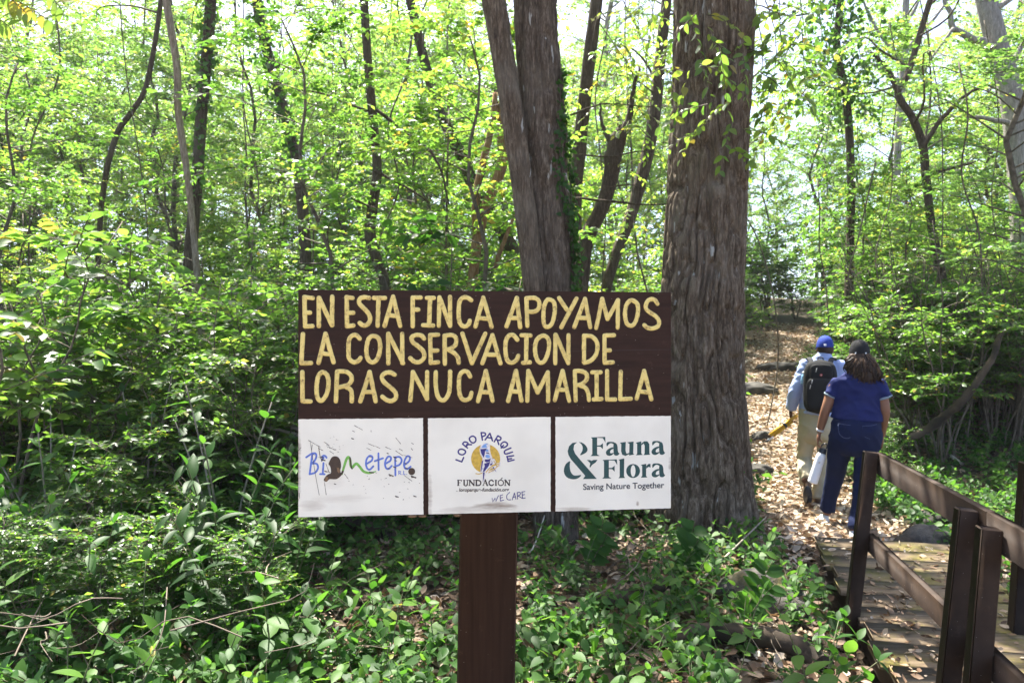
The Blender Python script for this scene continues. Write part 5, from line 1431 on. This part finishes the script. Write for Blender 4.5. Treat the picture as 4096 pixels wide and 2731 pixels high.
# ------------------------------------------------------------------ the two walkers
class Body:
    """Figure whose joints are given as picture points plus a forward offset."""
    def __init__(self, vx, d):
        self.O = np.array([(vx - 1176) / FPX * d, d, 0.0])
        self.O[2] = float(gz(self.O[0], self.O[1]))
        self.h = norm(np.array([self.O[0], self.O[1], 0])); self.s = np.array([self.h[1], -self.h[0], 0])
    def p(self, vx, vy, fwd=0.0):
        tx, tz = (vx - 1176) / FPX, -(vy - HOR) / FPX
        r = np.array([tx, 1.0, tz])
        t = (self.O.dot(self.h) + fwd) / (r[0] * self.h[0] + r[1] * self.h[1])
        return np.array([0, 0, EYE]) + r * t
def loft(acc, B, pts, ra, rb, k=20, n=18, up=None):
    """Elliptic tube: ra across the body, rb front to back."""
    p = smooth_path(pts, n)
    f = lambda r: np.interp(np.linspace(0, 1, n), np.linspace(0, 1, len(r)), r)
    ra, rb = f(ra), f(rb)
    d = norm(np.gradient(p, axis=0))
    ref = B.s if up is None else up
    s = norm(ref - d * (d @ ref)[:, None]); u = np.cross(d, s)
    a = np.arange(k) * 2 * math.pi / k
    v = p[:, None] + ra[:, None, None] * np.cos(a)[None, :, None] * s[:, None] + rb[:, None, None] * np.sin(a)[None, :, None] * u[:, None]
    i = np.arange(n - 1)[:, None] * k; j = np.arange(k)[None]; j2 = (j + 1) % k
    q = np.stack([i + j, i + j2, i + k + j2, i + k + j], -1).reshape(-1, 4)
    V = np.vstack([v.reshape(-1, 3), p[0] - d[0] * min(ra[0], rb[0]) * .3, p[-1] + d[-1] * min(ra[-1], rb[-1]) * .3])
    jj = np.arange(k); jn = (jj + 1) % k
    tr = np.concatenate([np.stack([jn, jj, np.full(k, n * k)], 1), np.stack([(n - 1) * k + jj, (n - 1) * k + jn, np.full(k, n * k + 1)], 1)])
    acc.add(V, tr, q)
def ellip(acc, c, ax, ay, az, n=14, m=20):
    th = np.linspace(0, math.pi, n)[1:-1]; ph = np.arange(m) * 2 * math.pi / m
    v = [c + np.asarray(az) * math.cos(t) + math.sin(t) * (np.asarray(ax) * math.cos(p) + np.asarray(ay) * math.sin(p)) for t in th for p in ph]
    V = np.vstack([v, c + az, c - az]); k = len(th)
    q = [(i * m + j, (i + 1) * m + j, (i + 1) * m + (j + 1) % m, i * m + (j + 1) % m) for i in range(k - 1) for j in range(m)]
    tr = [(j, (j + 1) % m, k * m) for j in range(m)] + [((k - 1) * m + (j + 1) % m, (k - 1) * m + j, k * m + 1) for j in range(m)]
    acc.add(V, tr, q)
def fuse(acc, name, mat_, parent, vox=.009, smooth_it=5, wrinkle=0.0, wscale=14, seed=1):
    """Unites the collected shapes into ONE continuous smooth surface."""
    off = parent_loc(parent)
    me = acc.mesh('raw', off)
    ob = bpy.data.objects.new('raw', me); COL.objects.link(ob)
    r = ob.modifiers.new('r', 'REMESH'); r.mode = 'VOXEL'; r.voxel_size = vox; r.use_smooth_shade = True
    s = ob.modifiers.new('s', 'SMOOTH'); s.iterations = smooth_it; s.factor = .5
    dg = bpy.context.evaluated_depsgraph_get()
    m2 = bpy.data.meshes.new_from_object(ob.evaluated_get(dg))
    bpy.data.objects.remove(ob); m2.name = name
    if wrinkle:
        n = len(m2.vertices); co = np.zeros(n * 3, np.float32); m2.vertices.foreach_get('co', co); co = co.reshape(-1, 3)
        no = np.zeros(n * 3, np.float32); m2.vertices.foreach_get('normal', no); no = no.reshape(-1, 3)
        w = 1 - np.abs(2 * vnoise(co[:, 0] * wscale + co[:, 2] * wscale * .7 + 50, co[:, 2] * wscale * 1.1 + co[:, 1] * wscale + 50, seed) - 1)
        m2.vertices.foreach_set('co', (co + no * ((w - .5) * wrinkle)[:, None]).astype(np.float32).ravel())
    m2.materials.clear(); m2.materials.append(mat_)
    m2.polygons.foreach_set('use_smooth', np.ones(len(m2.polygons), bool))
    o = bpy.data.objects.new(name, m2); COL.objects.link(o); o.parent = parent
    return o
def cloth(name, c, v=.75, scale=90, rough=.85, big=6):
    m, t, p, o = new_mat(name)
    n = noise(t, scale, 4); n2 = noise(t, big, 4)
    f = math_n(t, 'ADD', math_n(t, 'MULTIPLY', n, .4), math_n(t, 'MULTIPLY', n2, .6))
    t.links.new(ramp(t, [(.3, tuple(x * v for x in c)), (.7, tuple(min(1, x * (2 - v)) for x in c))], f), p.inputs['Base Color'])
    p.inputs['Roughness'].default_value = rough; p.inputs['Specular IOR Level'].default_value = .25
    bump(t, p, n, .15, .002)
    return m
M['denim'] = cloth('dark_blue_denim', (.004, .010, .044), .6, 150, big=5)
M['navy_knit'] = cloth('navy_knit', (.011, .018, .092), .8, 120)
M['shirt'] = cloth('light_blue_shirt', (.36, .44, .70), .85, 120)
M['khaki'] = cloth('khaki_cotton', (.44, .39, .27), .85, 100)
M['blue_cap'] = cloth('royal_blue_cap', (.02, .045, .26), .85, 140)
M['black_cloth'] = cloth('black_cloth', (.013, .014, .015), .8, 110)
M['trim'] = cloth('grey_trim', (.22, .28, .33), .9, 90)
M['skin'] = cloth('brown_skin', (.25, .125, .075), .92, 60, .55, 4)
M['dark_skin'] = cloth('dark_brown_skin', (.115, .055, .032), .92, 60, .55, 4)
M['hair'], t_, p_, o_ = new_mat('dark_brown_hair')
t_.links.new(ramp(t_, [(0, (.010, .007, .005)), (.6, (.038, .022, .013)), (1, (.12, .072, .04))], attr(t_)), p_.inputs['Base Color']); p_.inputs['Specular IOR Level'].default_value = .2; p_.inputs['Roughness'].default_value = .42
M['white_shoe'] = surf('white_shoe', (.6, .62, .62), (.78, .79, .79), 12, .5)
M['boot'] = surf('brown_boot_leather', (.07, .035, .015), (.16, .085, .04), 14, .6)
M['bottle'] = surf('white_enamel', (.72, .74, .75), (.78, .79, .80), 4, .3)
M['dark_plastic'] = surf('dark_plastic', (.012, .016, .022), (.025, .03, .04), 10, .35)
M['steel'] = surf('polished_steel', (.5, .5, .5), (.6, .6, .6), 8, .25)
M['clear'] = surf('pale_blue_plastic', (.16, .34, .55), (.35, .52, .68), 9, .15)
M['yellow_plastic'] = surf('yellow_plastic', (.55, .30, .015), (.66, .40, .03), 10, .35)
M['white_mark'] = surf('white_mark', (.7, .7, .7), (.78, .78, .78), 10, .6)
M['red_mark'] = surf('red_mark', (.4, .04, .04), (.5, .06, .05), 10, .5)

def hand(acc, w, tip_dir, palm_side, thumb_side, size, curl=.6):
    """Palm and five bent fingers; w = wrist."""
    d = norm(tip_dir); t = norm(thumb_side - d * np.dot(thumb_side, d)); n = norm(palm_side - d * np.dot(palm_side, d) - t * np.dot(palm_side, t))
    L = size
    tube(acc, smooth_path([w - d * .03, w, w + d * L * .25, w + d * L * .46], 8), [.022, .026, .034, .032], 12) if False else None
    pc = w + d * L * .25
    ellip(acc, pc, t * L * .23, n * L * .10, d * L * .30)
    for k, (o, l) in enumerate(((.16, .42), (.055, .47), (-.05, .44), (-.145, .36))):
        b = w + d * L * .47 + t * o * L
        p1 = b + d * l * L * .42 + n * L * .02; p2 = p1 + (d * math.cos(curl) + n * math.sin(curl)) * l * L * .33; p3 = p2 + (d * math.cos(curl * 2.1) + n * math.sin(curl * 2.1)) * l * L * .27
        tube(acc, smooth_path([b - d * .02, b, p1, p2, p3], 10), np.linspace(.0095, .0065, 10), 8)
    b = w + d * L * .18 + t * L * .2
    tube(acc, smooth_path([b - t * .015, b + t * L * .12 + d * L * .12, b + t * L * .12 + d * L * .28 + n * L * .12, b + t * L * .06 + d * L * .38 + n * L * .2], 9), np.linspace(.0115, .0075, 9), 8)

def face(acc, B, c, w, h):
    """ears, nose, brow, lips and chin on the far side of the head"""
    f = B.h; s = B.s; z = np.array([0, 0, 1.0])
    for sg in (-1, 1): ellip(acc, c + s * sg * w * 1.0 - z * .005, s * .012, f * .018, z * .031, 8, 10)
    ellip(acc, c + f * h * .86 - z * .012, s * .014, f * .024, z * .026, 8, 10)
    ellip(acc, c + f * h * .72 + z * .02, s * .05, f * .02, z * .012, 8, 10)
    ellip(acc, c + f * h * .80 - z * .052, s * .024, f * .012, z * .009, 8, 10)
    ellip(acc, c + f * h * .62 - z * .082, s * .032, f * .03, z * .024, 8, 10)

def cap(B, c, r, parent, m_, back_marks, label_, top_h):
    """baseball cap: panelled dome, button, sweatband, brim pointing forward"""
    z = np.array([0, 0, 1.0]); a = Acc(); k, n = 40, 10
    V, q = [], []
    for i in range(n):
        t = i / (n - 1) * math.pi / 2 * .985
        for j in range(k):
            ph = j * 2 * math.pi / k; seam = 1 - .012 * (math.cos(6 * ph) > .93)
            arch = -.0 if i else 0
            V.append(c + (B.s * math.cos(ph) * r[0] + B.h * math.sin(ph) * r[1]) * math.cos(t) ** .8 * seam + z * (math.sin(t) * top_h))
    q = [(i * k + j, i * k + (j + 1) % k, (i + 1) * k + (j + 1) % k, (i + 1) * k + j) for i in range(n - 1) for j in range(k)]
    a.add(V, None, q)
    ellip(a, c + z * (top_h + .002), B.s * .009, B.h * .009, z * .005, 6, 10)
    o = a.build('cap', m_, parent, True)
    a = Acc(); V = []
    for i in range(5):
        for j in range(15):
            ph = math.pi * (.14 + .72 * j / 14); f = 1 + i * .16
            V.append(c + B.s * math.cos(ph) * r[0] * (1 + .06 * i) + B.h * (math.sin(ph) * r[1] * f + .0) - z * (.012 * i * .6 * (1 - .2 * math.sin(ph))) + z * .006)
    V = np.array(V); V2 = V - z * .004
    q = [(i * 15 + j, i * 15 + j + 1, (i + 1) * 15 + j + 1, (i + 1) * 15 + j) for i in range(4) for j in range(14)]
    a.add(V, None, q); a.add(V2, None, [w[::-1] for w in q])
    a.build('brim', m_, o, True)
    a = Acc()
    for (u, v, hw, hh) in back_marks:
        cc = c + B.s * u - B.h * math.sqrt(max(.0001, 1 - (u / r[0]) ** 2)) * (r[1] * (.985 if v > .02 else 1.01)) * (math.cos(min(1.3, v / top_h * 1.2)) ** .8) + z * v - B.h * .004
        box(a, cc, B.s * hw, B.h * .003, z * hh, .5, .001)
    if back_marks: a.build('emblem', M['white_mark'], o)
    return o

# ---- the woman
B = Body(1965, 6.42); p = B.p; Z = np.array([0, 0, 1.0])
wm = empty('person', B.O, 'person in navy polo shirt, jeans and black cap, long wavy hair, carrying white bottle', 'person', 'walkers on the trail')
a = Acc()
hc = p(1974, 822, .03)
ellip(a, hc, B.s * .074, B.h * .094, Z * .112); face(a, B, hc, .074, .094)
loft(a, B, [p(1975, 848, .01), p(1975, 865, -.01), p(1974, 890, -.01)], [.052, .056, .09], [.055, .058, .08])
loft(a, B, [p(1975, 872, 0), p(1972, 930, 0), p(1966, 1000, 0)], [.16, .155, .16], [.085, .10, .10])
sl, el, wl_ = p(1918, 884, 0), p(1897, 940, -.01), p(1882, 992, .05)
loft(a, B, [sl, (sl + el) / 2, el, (el + wl_) / 2 , wl_], [.055, .050, .041, .037, .026], [.058, .052, .043, .036, .022])
sr, er, wr_ = p(2022, 886, 0), p(2033, 945, .0), p(2026, 1000, .13)
loft(a, B, [sr, (sr + er) / 2, er, (er + wr_) / 2, wr_], [.055, .048, .04, .035, .026], [.056, .05, .042, .035, .022])
hd = norm(p(1876, 1030, .05) - wl_)
hand(a, wl_, hd, B.s * 1.0 + B.h * .2, B.h, .17, .75)
hand(a, wr_, norm(np.array([0, 0, -1.0]) + B.h * .4), -B.s, B.h, .165, .5)
for (x, y, f) in ((1905, 1010, .02), (1985, 1010, 0)):
    pass
L_hip, L_kn, L_an = p(1935, 1020, .02), p(1917, 1098, .16), p(1899, 1180, .24)
R_hip, R_kn, R_an = p(1992, 1020, 0), p(1980, 1098, -.03), p(1964, 1220, -.24)
for q in ((L_hip, L_kn, L_an), (R_hip, R_kn, R_an)): loft(a, B, list(q), [.085, .052, .036], [.085, .055, .038])
body = fuse(a, 'body', M['skin'], wm, .0065, 3)
a = Acc()
loft(a, B, [p(1967, 962, 0), p(1968, 945, 0), p(1969, 920, 0), p(1970, 893, 0), p(1972, 874, -.01), p(1974, 858, -.005), p(1975, 850, 0)], [.205, .196, .19, .197, .185, .10, .066], [.15, .135, .122, .125, .105, .078, .064], 32, 40)
for s_, e_ in ((p(1925, 880, 0), p(1910, 908, 0)), (p(2018, 882, 0), p(2031, 912, 0))):
    loft(a, B, [s_ + (s_ - e_) * .25, s_, (s_ + e_) / 2, e_], [.055, .066, .066, .064], [.06, .072, .07, .066], 20, 12)
sh = fuse(a, 'polo_shirt', M['navy_knit'], wm, .0075, 4, .013, 13, 3)
for s_, e_ in ((p(1925, 880, 0), p(1910, 908, 0)), (p(2018, 882, 0), p(2031, 912, 0))):
    a = Acc(); dd = norm(e_ - s_); loft(a, B, [e_ - dd * .002, e_ + dd * .010], [.0655, .0655], [.0675, .0675], 20, 4); a.build('sleeve_trim', M['trim'], sh, True)
a = Acc(); loft(a, B, [p(1974, 856, -.005), p(1975, 848, 0)], [.076, .067], [.072, .066], 24, 5); a.build('collar', M['navy_knit'], sh, True)
a = Acc()
loft(a, B, [p(1968, 952, 0), p(1967, 975, -.01), p(1966, 1000, -.02), p(1965, 1025, -.01), p(1965, 1040, 0)], [.182, .200, .208, .195, .16], [.128, .148, .158, .14, .10], 32, 24)
loft(a, B, [p(1934, 1005, 0), p(1926, 1045, .06), p(1917, 1095, .15), p(1907, 1136, .2), p(1901, 1170, .24)], [.110, .092, .074, .064, .066], [.125, .10, .080, .072, .076], 24, 26)
loft(a, B, [p(1993, 1005, 0), p(1989, 1045, -.01), p(1982, 1095, -.04), p(1974, 1160, -.13), p(1965, 1216, -.25)], [.110, .092, .074, .062, .064], [.125, .10, .080, .070, .074], 24, 26)
je = fuse(a, 'jeans', M['denim'], wm, .008, 4, .011, 11, 9)
def stitch(pts):
    ac = Acc(); tube(ac, smooth_path(pts, 12), .0022, 4); return ac
M['stitch'] = surf('denim_stitching', (.035, .055, .13), (.06, .085, .17), 20, .8)
a = Acc()
for pts in ([(1925, 972, -.150), (1950, 976, -.158), (1962, 976, -.160)], [(1925, 974, -.150), (1928, 996, -.165), (1942, 1006, -.172), (1957, 1003, -.172)], [(1980, 978, -.160), (2000, 977, -.155), (2014, 974, -.13)], [(1981, 979, -.160), (1984, 1000, -.170), (1998, 1008, -.165)], [(1967, 960, -.14), (1967, 985, -.16), (1966, 1015, -.165)]):
    tube(a, smooth_path([p(*w) for w in pts], 12), .0022, 4)
a.build('stitching', M['stitch'], je)
def shoe(an, d, L, m1, m2, parent, pitch=0.0, roll=0.0, label=None):
    """shoe round an ankle point; d = toe direction"""
    dd = norm(d + Z * math.tan(pitch)); up = norm(Z - dd * np.dot(Z, dd)); s = np.cross(dd, up)
    heel = an - up * .065 - dd * .055
    ac = Acc()
    c = [heel + dd * t * L + up * h for t, h in ((0, .040), (.12, .05), (.35, .05), (.65, .036), (.9, .026), (1.0, .022))]
    loft(ac, B, c, [.024, .036, .037, .045, .038, .014], [.034, .046, .050, .033, .022, .010], 18, 22, s)
    loft(ac, B, [an + up * .03, an - up * .02], [.038, .042], [.045, .05], 16, 6, s)
    o = fuse(ac, 'shoe' if m1 is not M['boot'] else 'boot', m1, parent, .006, 3)
    ac = Acc(); V = []
    n = 30
    for j in range(n):
        t = j * 2 * math.pi / n; x = .5 - .5 * math.cos(t); w = (.034 + .012 * math.sin(math.pi * min(1, x * 1.1)) ) * math.sin(t)
        V.append(heel + dd * (x * (L + .02) - .008) + s * w)
    V = np.array(V); lo, hi = V - up * .004, V + up * .018
    ac.add(np.vstack([lo, hi]), [(0, j + 1, j) for j in range(1, n - 1)] + [(n, n + j, n + j + 1) for j in range(1, n - 1)], [(j, (j + 1) % n, n + (j + 1) % n, n + j) for j in range(n)])
    ac.build('sole', m2, o, True)
    return o
shoe(p(1893, 1190, .24), B.h - B.s * .35, .25, M['white_shoe'], M['white_shoe'], wm, -.12)
shoe(p(1962, 1228, -.25), B.h, .25, M['white_shoe'], M['white_shoe'], wm, -.05)
cap(B, p(1974, 812, .02), (.086, .104), wm, M['black_cloth'], [(-.03, .006, .005, .006), (.05, .006, .006, .006)], None, .122)
# wavy hair: a mass of curling strands
a = Acc(); rng = np.random.default_rng(14)
loft(a, B, [p(1974, 814, .0), p(1974, 828, -.03), p(1978, 845, -.065), p(1990, 862, -.09), p(1998, 874, -.10)], [.070, .085, .085, .065, .035], [.075, .075, .05, .035, .02], 20, 18)
for k in range(300):
    u = rng.uniform(-1, 1); st_ = p(1974 + 22 * u, 812 + 6 * rng.random(), -.045 * (1 - .5 * u * u) - .03)
    side = -1 if u < -.55 else 1
    end = p(1985 + 36 * u + rng.normal(0, 6), 868 + rng.uniform(-18, 16) - 14 * (u < -.6), -.115 + .06 * abs(u) + rng.normal(0, .012))
    mid = (st_ + end) / 2 + B.s * .022 * u - B.h * .02
    q = smooth_path([st_, mid, end], 22); ph = rng.random() * 6.28; w = rng.uniform(.006, .013); fr = rng.uniform(9, 14)
    t = np.linspace(0, 1, 22)
    q = q + (np.sin(t * fr + ph) * w * (.3 + t))[:, None] * B.s + (np.cos(t * fr + ph) * w * .8 * (.3 + t))[:, None] * B.h
    tube(a, q, np.interp(t, [0, .6, 1], [.005, .0068, .002]), 6, tint=rng.random())
a.build('hair', M['hair'], wm, True)
# wristband
a = Acc(); dd = norm(wl_ - el); loft(a, B, [wl_ - dd * .03, wl_ - dd * .012], [.032, .031], [.028, .027], 16, 4); a.build('wristband', M['white_shoe'], wm, True)
# white bottle held by its loop
bt, bb = p(1888, 1040, .05), p(1866, 1108, .03)
bd = norm(bb - bt); bo = empty('water_bottle', bt, 'white flask with a dark lid hanging from the left hand of the woman', 'bottle')
a = Acc(); Lb = np.linalg.norm(bb - bt)
loft(a, B, [bt, bt + bd * .015, bt + bd * .05, bt + bd * Lb * .7, bb - bd * .012, bb], [.028, .037, .041, .043, .043, .039], [.028, .037, .041, .043, .043, .039], 28, 40); a.build('flask', M['bottle'], bo, True)
a = Acc(); loft(a, B, [bt - bd * .042, bt - bd * .038, bt - bd * .004, bt + bd * .002], [.024, .031, .033, .031], [.024, .031, .033, .031], 24, 14); a.build('lid', M['dark_plastic'], bo, True)
a = Acc(); e0 = bt - bd * .04
tube(a, smooth_path([e0 + B.s * .022, e0 + B.s * .022 - bd * .03, e0 - bd * .05, e0 - B.s * .022 - bd * .03, e0 - B.s * .022], 16), .006, 8); a.build('handle', M['dark_plastic'], bo, True)
a = Acc(); box(a, bt + (bb - bt) * .30 - B.h * .0425 + B.s * .004, B.s * .006, B.h * .0015, bd * .008, .5, .0005); a.build('emblem', M['steel'], bo)

# ---- the man
B = Body(1882, 7.70); p = B.p
mn = empty('person', B.O, 'person in light blue shirt, khaki trousers and blue cap walking ahead with a black backpack', 'person', 'walkers on the trail')
a = Acc()
hc = p(1895, 803, .03); ellip(a, hc, B.s * .074, B.h * .096, Z * .115); face(a, B, hc, .074, .096)
loft(a, B, [p(1894, 812, .01), p(1893, 828, -.01), p(1890, 845, -.01)], [.058, .062, .10], [.06, .064, .085])
loft(a, B, [p(1888, 838, 0), p(1884, 890, 0), p(1878, 975, 0)], [.165, .15, .15], [.09, .10, .10])
sl, el, wl_ = p(1849, 840, 0), p(1824, 900, -.03), p(1816, 940, .06)
loft(a, B, [sl, (sl + el) / 2, el, (el + wl_) / 2, wl_], [.055, .05, .042, .036, .027], [.055, .05, .042, .036, .024])
sr, er, wr_ = p(1930, 842, 0), p(1940, 900, 0), p(1930, 945, .12)
loft(a, B, [sr, (sr + er) / 2, er, (er + wr_) / 2, wr_], [.055, .05, .042, .036, .027], [.055, .05, .042, .036, .024])
hand(a, wl_, norm(p(1817, 970, .06) - wl_), B.h * -.2 + B.s * 1.0, B.h, .185, .95)
hand(a, wr_, norm(np.array([0, 0, -1.0]) + B.h * .4), -B.s, B.h, .18, .5)
for q in ((p(1855, 990, 0), p(1848, 1050, .06), p(1850, 1105, -.22)), (p(1900, 990, 0), p(1893, 1062, .05), p(1879, 1138, .05))): loft(a, B, list(q), [.085, .052, .036], [.085, .055, .038])
fuse(a, 'body', M['dark_skin'], mn, .0065, 3)
a = Acc()
loft(a, B, [p(1874, 950, 0), p(1877, 930, 0), p(1882, 895, 0), p(1887, 858, 0), p(1890, 838, -.005), p(1892, 824, -.005), p(1893, 816, 0)], [.175, .170, .172, .19, .175, .10, .07], [.135, .125, .12, .12, .10, .078, .066], 32, 36)
def sleeve(s_, e_, w_):
    loft(a, B, [s_ + (s_ - e_) * .12, s_, s_ * .5 + e_ * .5, e_, e_ * .5 + w_ * .5, w_], [.06, .074, .070, .064, .058, .050], [.064, .076, .07, .066, .058, .05], 20, 26)
sleeve(p(1853, 838, 0), p(1826, 900, -.03), p(1817, 938, .05)); sleeve(p(1926, 838, 0), p(1940, 900, 0), p(1931, 940, .10))
fuse(a, 'shirt', M['shirt'], mn, .0075, 3, .014, 13, 5)
a = Acc(); loft(a, B, [p(1892, 824, -.005), p(1894, 812, .0)], [.078, .070], [.076, .068], 24, 6); a.build('collar', M['shirt'], mn, True)
a = Acc()
loft(a, B, [p(1875, 938, 0), p(1875, 958, 0), p(1876, 985, -.01), p(1876, 1005, 0), p(1876, 1016, 0)], [.165, .172, .175, .165, .13], [.12, .132, .14, .125, .09], 32, 22)
loft(a, B, [p(1855, 982, 0), p(1851, 1020, .05), p(1848, 1054, .07), p(1849, 1080, -.06), p(1852, 1104, -.20)], [.095, .085, .077, .072, .066], [.11, .092, .084, .078, .072], 24, 26)
loft(a, B, [p(1900, 982, 0), p(1898, 1020, .03), p(1893, 1062, .05), p(1886, 1100, .05), p(1878, 1142, .04)], [.095, .085, .077, .070, .068], [.11, .092, .084, .076, .076], 24, 26)
fuse(a, 'trousers', M['khaki'], mn, .0085, 3, .016, 11, 7)
def boot(an, d, pitch): return shoe(an, d, .27, M['boot'], M['dark_plastic'], mn, pitch)
boot(p(1855, 1116, -.20), B.h * 1.0 - Z * .0, -.95)
boot(p(1876, 1142, .05), B.h - B.s * .1, -.02)
cp = cap(B, p(1895, 797, .02), (.086, .106), mn, M['blue_cap'], [(.0, .022, .012, .010)], None, .120)
a = Acc(); loft(a, B, [p(1895, 797, .015), p(1895, 812, .0)], [.077, .070], [.098, .085], 24, 6); a.build('hair', M['hair'], mn, True)
# backpack
bk = empty('backpack', p(1884, 952, -.2), 'black backpack with a small red badge worn over the light blue shirt', 'backpack')
def sbox(acc, c, w, dpt, h, pw=3.2, k=28, n=16, taper=.12):
    V = []
    for i in range(n):
        t = -1 + 2 * i / (n - 1); f = max(0, 1 - abs(t) ** 5) ** (1 / 3.0); tp = 1 - taper * max(0, t) ** 2
        for j in range(k):
            ph = j * 2 * math.pi / k; cx, sx = math.cos(ph), math.sin(ph)
            x = np.sign(cx) * abs(cx) ** (2 / pw); y = np.sign(sx) * abs(sx) ** (2 / pw)
            V.append(c + B.s * x * w * f * tp + B.h * y * dpt * (f * .85 + .15 * (f > 0)) * (1 - .15 * max(0, t)) + Z * t * h)
    q = [(i * k + j, i * k + (j + 1) % k, (i + 1) * k + (j + 1) % k, (i + 1) * k + j) for i in range(n - 1) for j in range(k)]
    acc.add(V, None, q)
bc = p(1884, 888, -.23); px = np.linalg.norm(p(1885, 888, -.23) - p(1884, 888, -.23)); pz = abs(p(1884, 888, -.23)[2] - p(1884, 889, -.23)[2])
a = Acc(); sbox(a, bc, 40 * px, .11, 64 * pz); pk = a.build('pack', M['black_cloth'], bk, True)
a = Acc(); sbox(a, p(1884, 905, -.335), 33 * px, .05, 40 * pz); a.build('pocket', M['black_cloth'], bk, True)
a = Acc(); sbox(a, p(1886, 855, -.325), 26 * px, .035, 20 * pz); a.build('pocket', M['black_cloth'], bk, True)
M['web'] = cloth('grey_webbing', (.03, .032, .035), .8, 120)
for v0, v1, v2 in (((1866, 838, -.16), (1858, 822, -.05), (1853, 850, .11)), ((1904, 838, -.16), (1914, 822, -.05), (1922, 850, .11))):
    a = Acc(); q = smooth_path([p(*v0), p(*v1), p(*v2)], 14)
    loft(a, B, list(q), [.026] * 4, [.007] * 4, 10, 14); a.build('strap', M['web'], bk, True)
a = Acc(); tube(a, smooth_path([p(1880, 832, -.2), p(1879, 822, -.2), p(1890, 822, -.2), p(1890, 832, -.2)], 12), .007, 8); a.build('handle', M['web'], bk, True)
a = Acc(); ellip(a, p(1886, 861, -.362), B.s * .013, B.h * .004, Z * .013, 8, 16); em = a.build('emblem', M['red_mark'], bk, True)
a = Acc(); c_ = p(1886, 861, -.367); box(a, c_, B.s * .006, B.h * .002, Z * .0018); box(a, c_ - B.h * .0005, B.s * .0018, B.h * .002, Z * .006); a.build('cross', M['white_mark'], em)
for vx, vy in ((1866, 872), (1876, 845), (1862, 884)):
    a = Acc(); tube(a, [p(vx, vy, -.385), p(vx - 2, vy + 9, -.385)], .004, 6); a.build('zip_pull', M['steel'], bk, True)
a = Acc()
for yy, w in ((836, 22), (878, 34), (893, 30)): tube(a, smooth_path([p(1884 - w, yy + 6, -.33), p(1884, yy, -.372), p(1884 + w, yy + 6, -.33)], 12), .003, 5)
a.build('zip', M['web'], bk, True)
wb = empty('water_bottle', p(1846, 878, -.2), 'small clear blue plastic bottle in the left side pocket of the backpack', 'bottle')
a = Acc(); q0, q1 = p(1847, 882, -.22), p(1846, 858, -.22)
loft(a, B, [q0, q0 * .6 + q1 * .4, q0 * .25 + q1 * .75, q1], [.03, .032, .026, .013], [.03, .032, .026, .013], 18, 16); a.build('bottle_body', M['clear'], wb, True)
a = Acc(); dq = norm(q1 - q0); loft(a, B, [q1, q1 + dq * .02], [.015, .015], [.015, .015], 14, 4); a.build('lid', M['white_mark'], wb, True)
# yellow folded tube held low in the left hand
yt0, yt1 = p(1826, 956, .06), p(1768, 1000, -.10)
yl = empty('yellow_pole', yt1, 'yellow tubular pole with dark bands and a white tip held low by the man', 'pole')
dy = norm(yt1 - yt0)
for o_, r_, l0, l1 in ((np.array([0, 0, .0]), .020, -.06, 1.0), (np.array([0, 0, -.028]) + B.s * .012, .012, .15, .9)):
    a = Acc(); tube(a, [yt0 + o_ + (yt1 - yt0) * l0, yt0 + o_ + (yt1 - yt0) * l1], r_, 14); a.build('tube', M['yellow_plastic'], yl, True)
a = Acc(); c_ = yt0 + (yt1 - yt0) * .42 - np.array([0, 0, .01]); tube(a, [c_ - dy * .012, c_ + dy * .012], .034, 14); a.build('band', M['dark_plastic'], yl, True)
a = Acc(); tube(a, [yt1 - dy * .004, yt1 + dy * .012], .0195, 14); a.build('end_cap', M['boot'], yl, True)
a = Acc(); c_ = yt1 + np.array([0, 0, -.035]); tube(a, [c_ - dy * .09, c_ + dy * .025], .012, 12); tp_ = a.build('tip', M['white_mark'], yl, True)
a = Acc(); tube(a, [c_ + dy * .025, c_ + dy * .045], .0125, 12); a.build('end_cap', M['dark_plastic'], yl, True)
# ------------------------------------------------------------------ thin volume added to imitate the veil of sun glare
m = bpy.data.materials.new('glare_veil'); m.use_nodes = True
t = m.node_tree; t.nodes.remove(t.nodes['Principled BSDF'])
v = t.nodes.new('ShaderNodeVolumePrincipled'); v.inputs['Color'].default_value = (.95, .97, 1, 1); v.inputs['Density'].default_value = .0006; v.inputs['Anisotropy'].default_value = .3
t.links.new(v.outputs[0], t.nodes['Material Output'].inputs['Volume'])
a = Acc(); box(a, (0, 20, 10.5), (60, 0, 0), (0, 42, 0), (0, 0, 13))
o = a.build('veil_volume', m); tag(o, kind='stuff')
SC.cycles.volume_bounces = 0
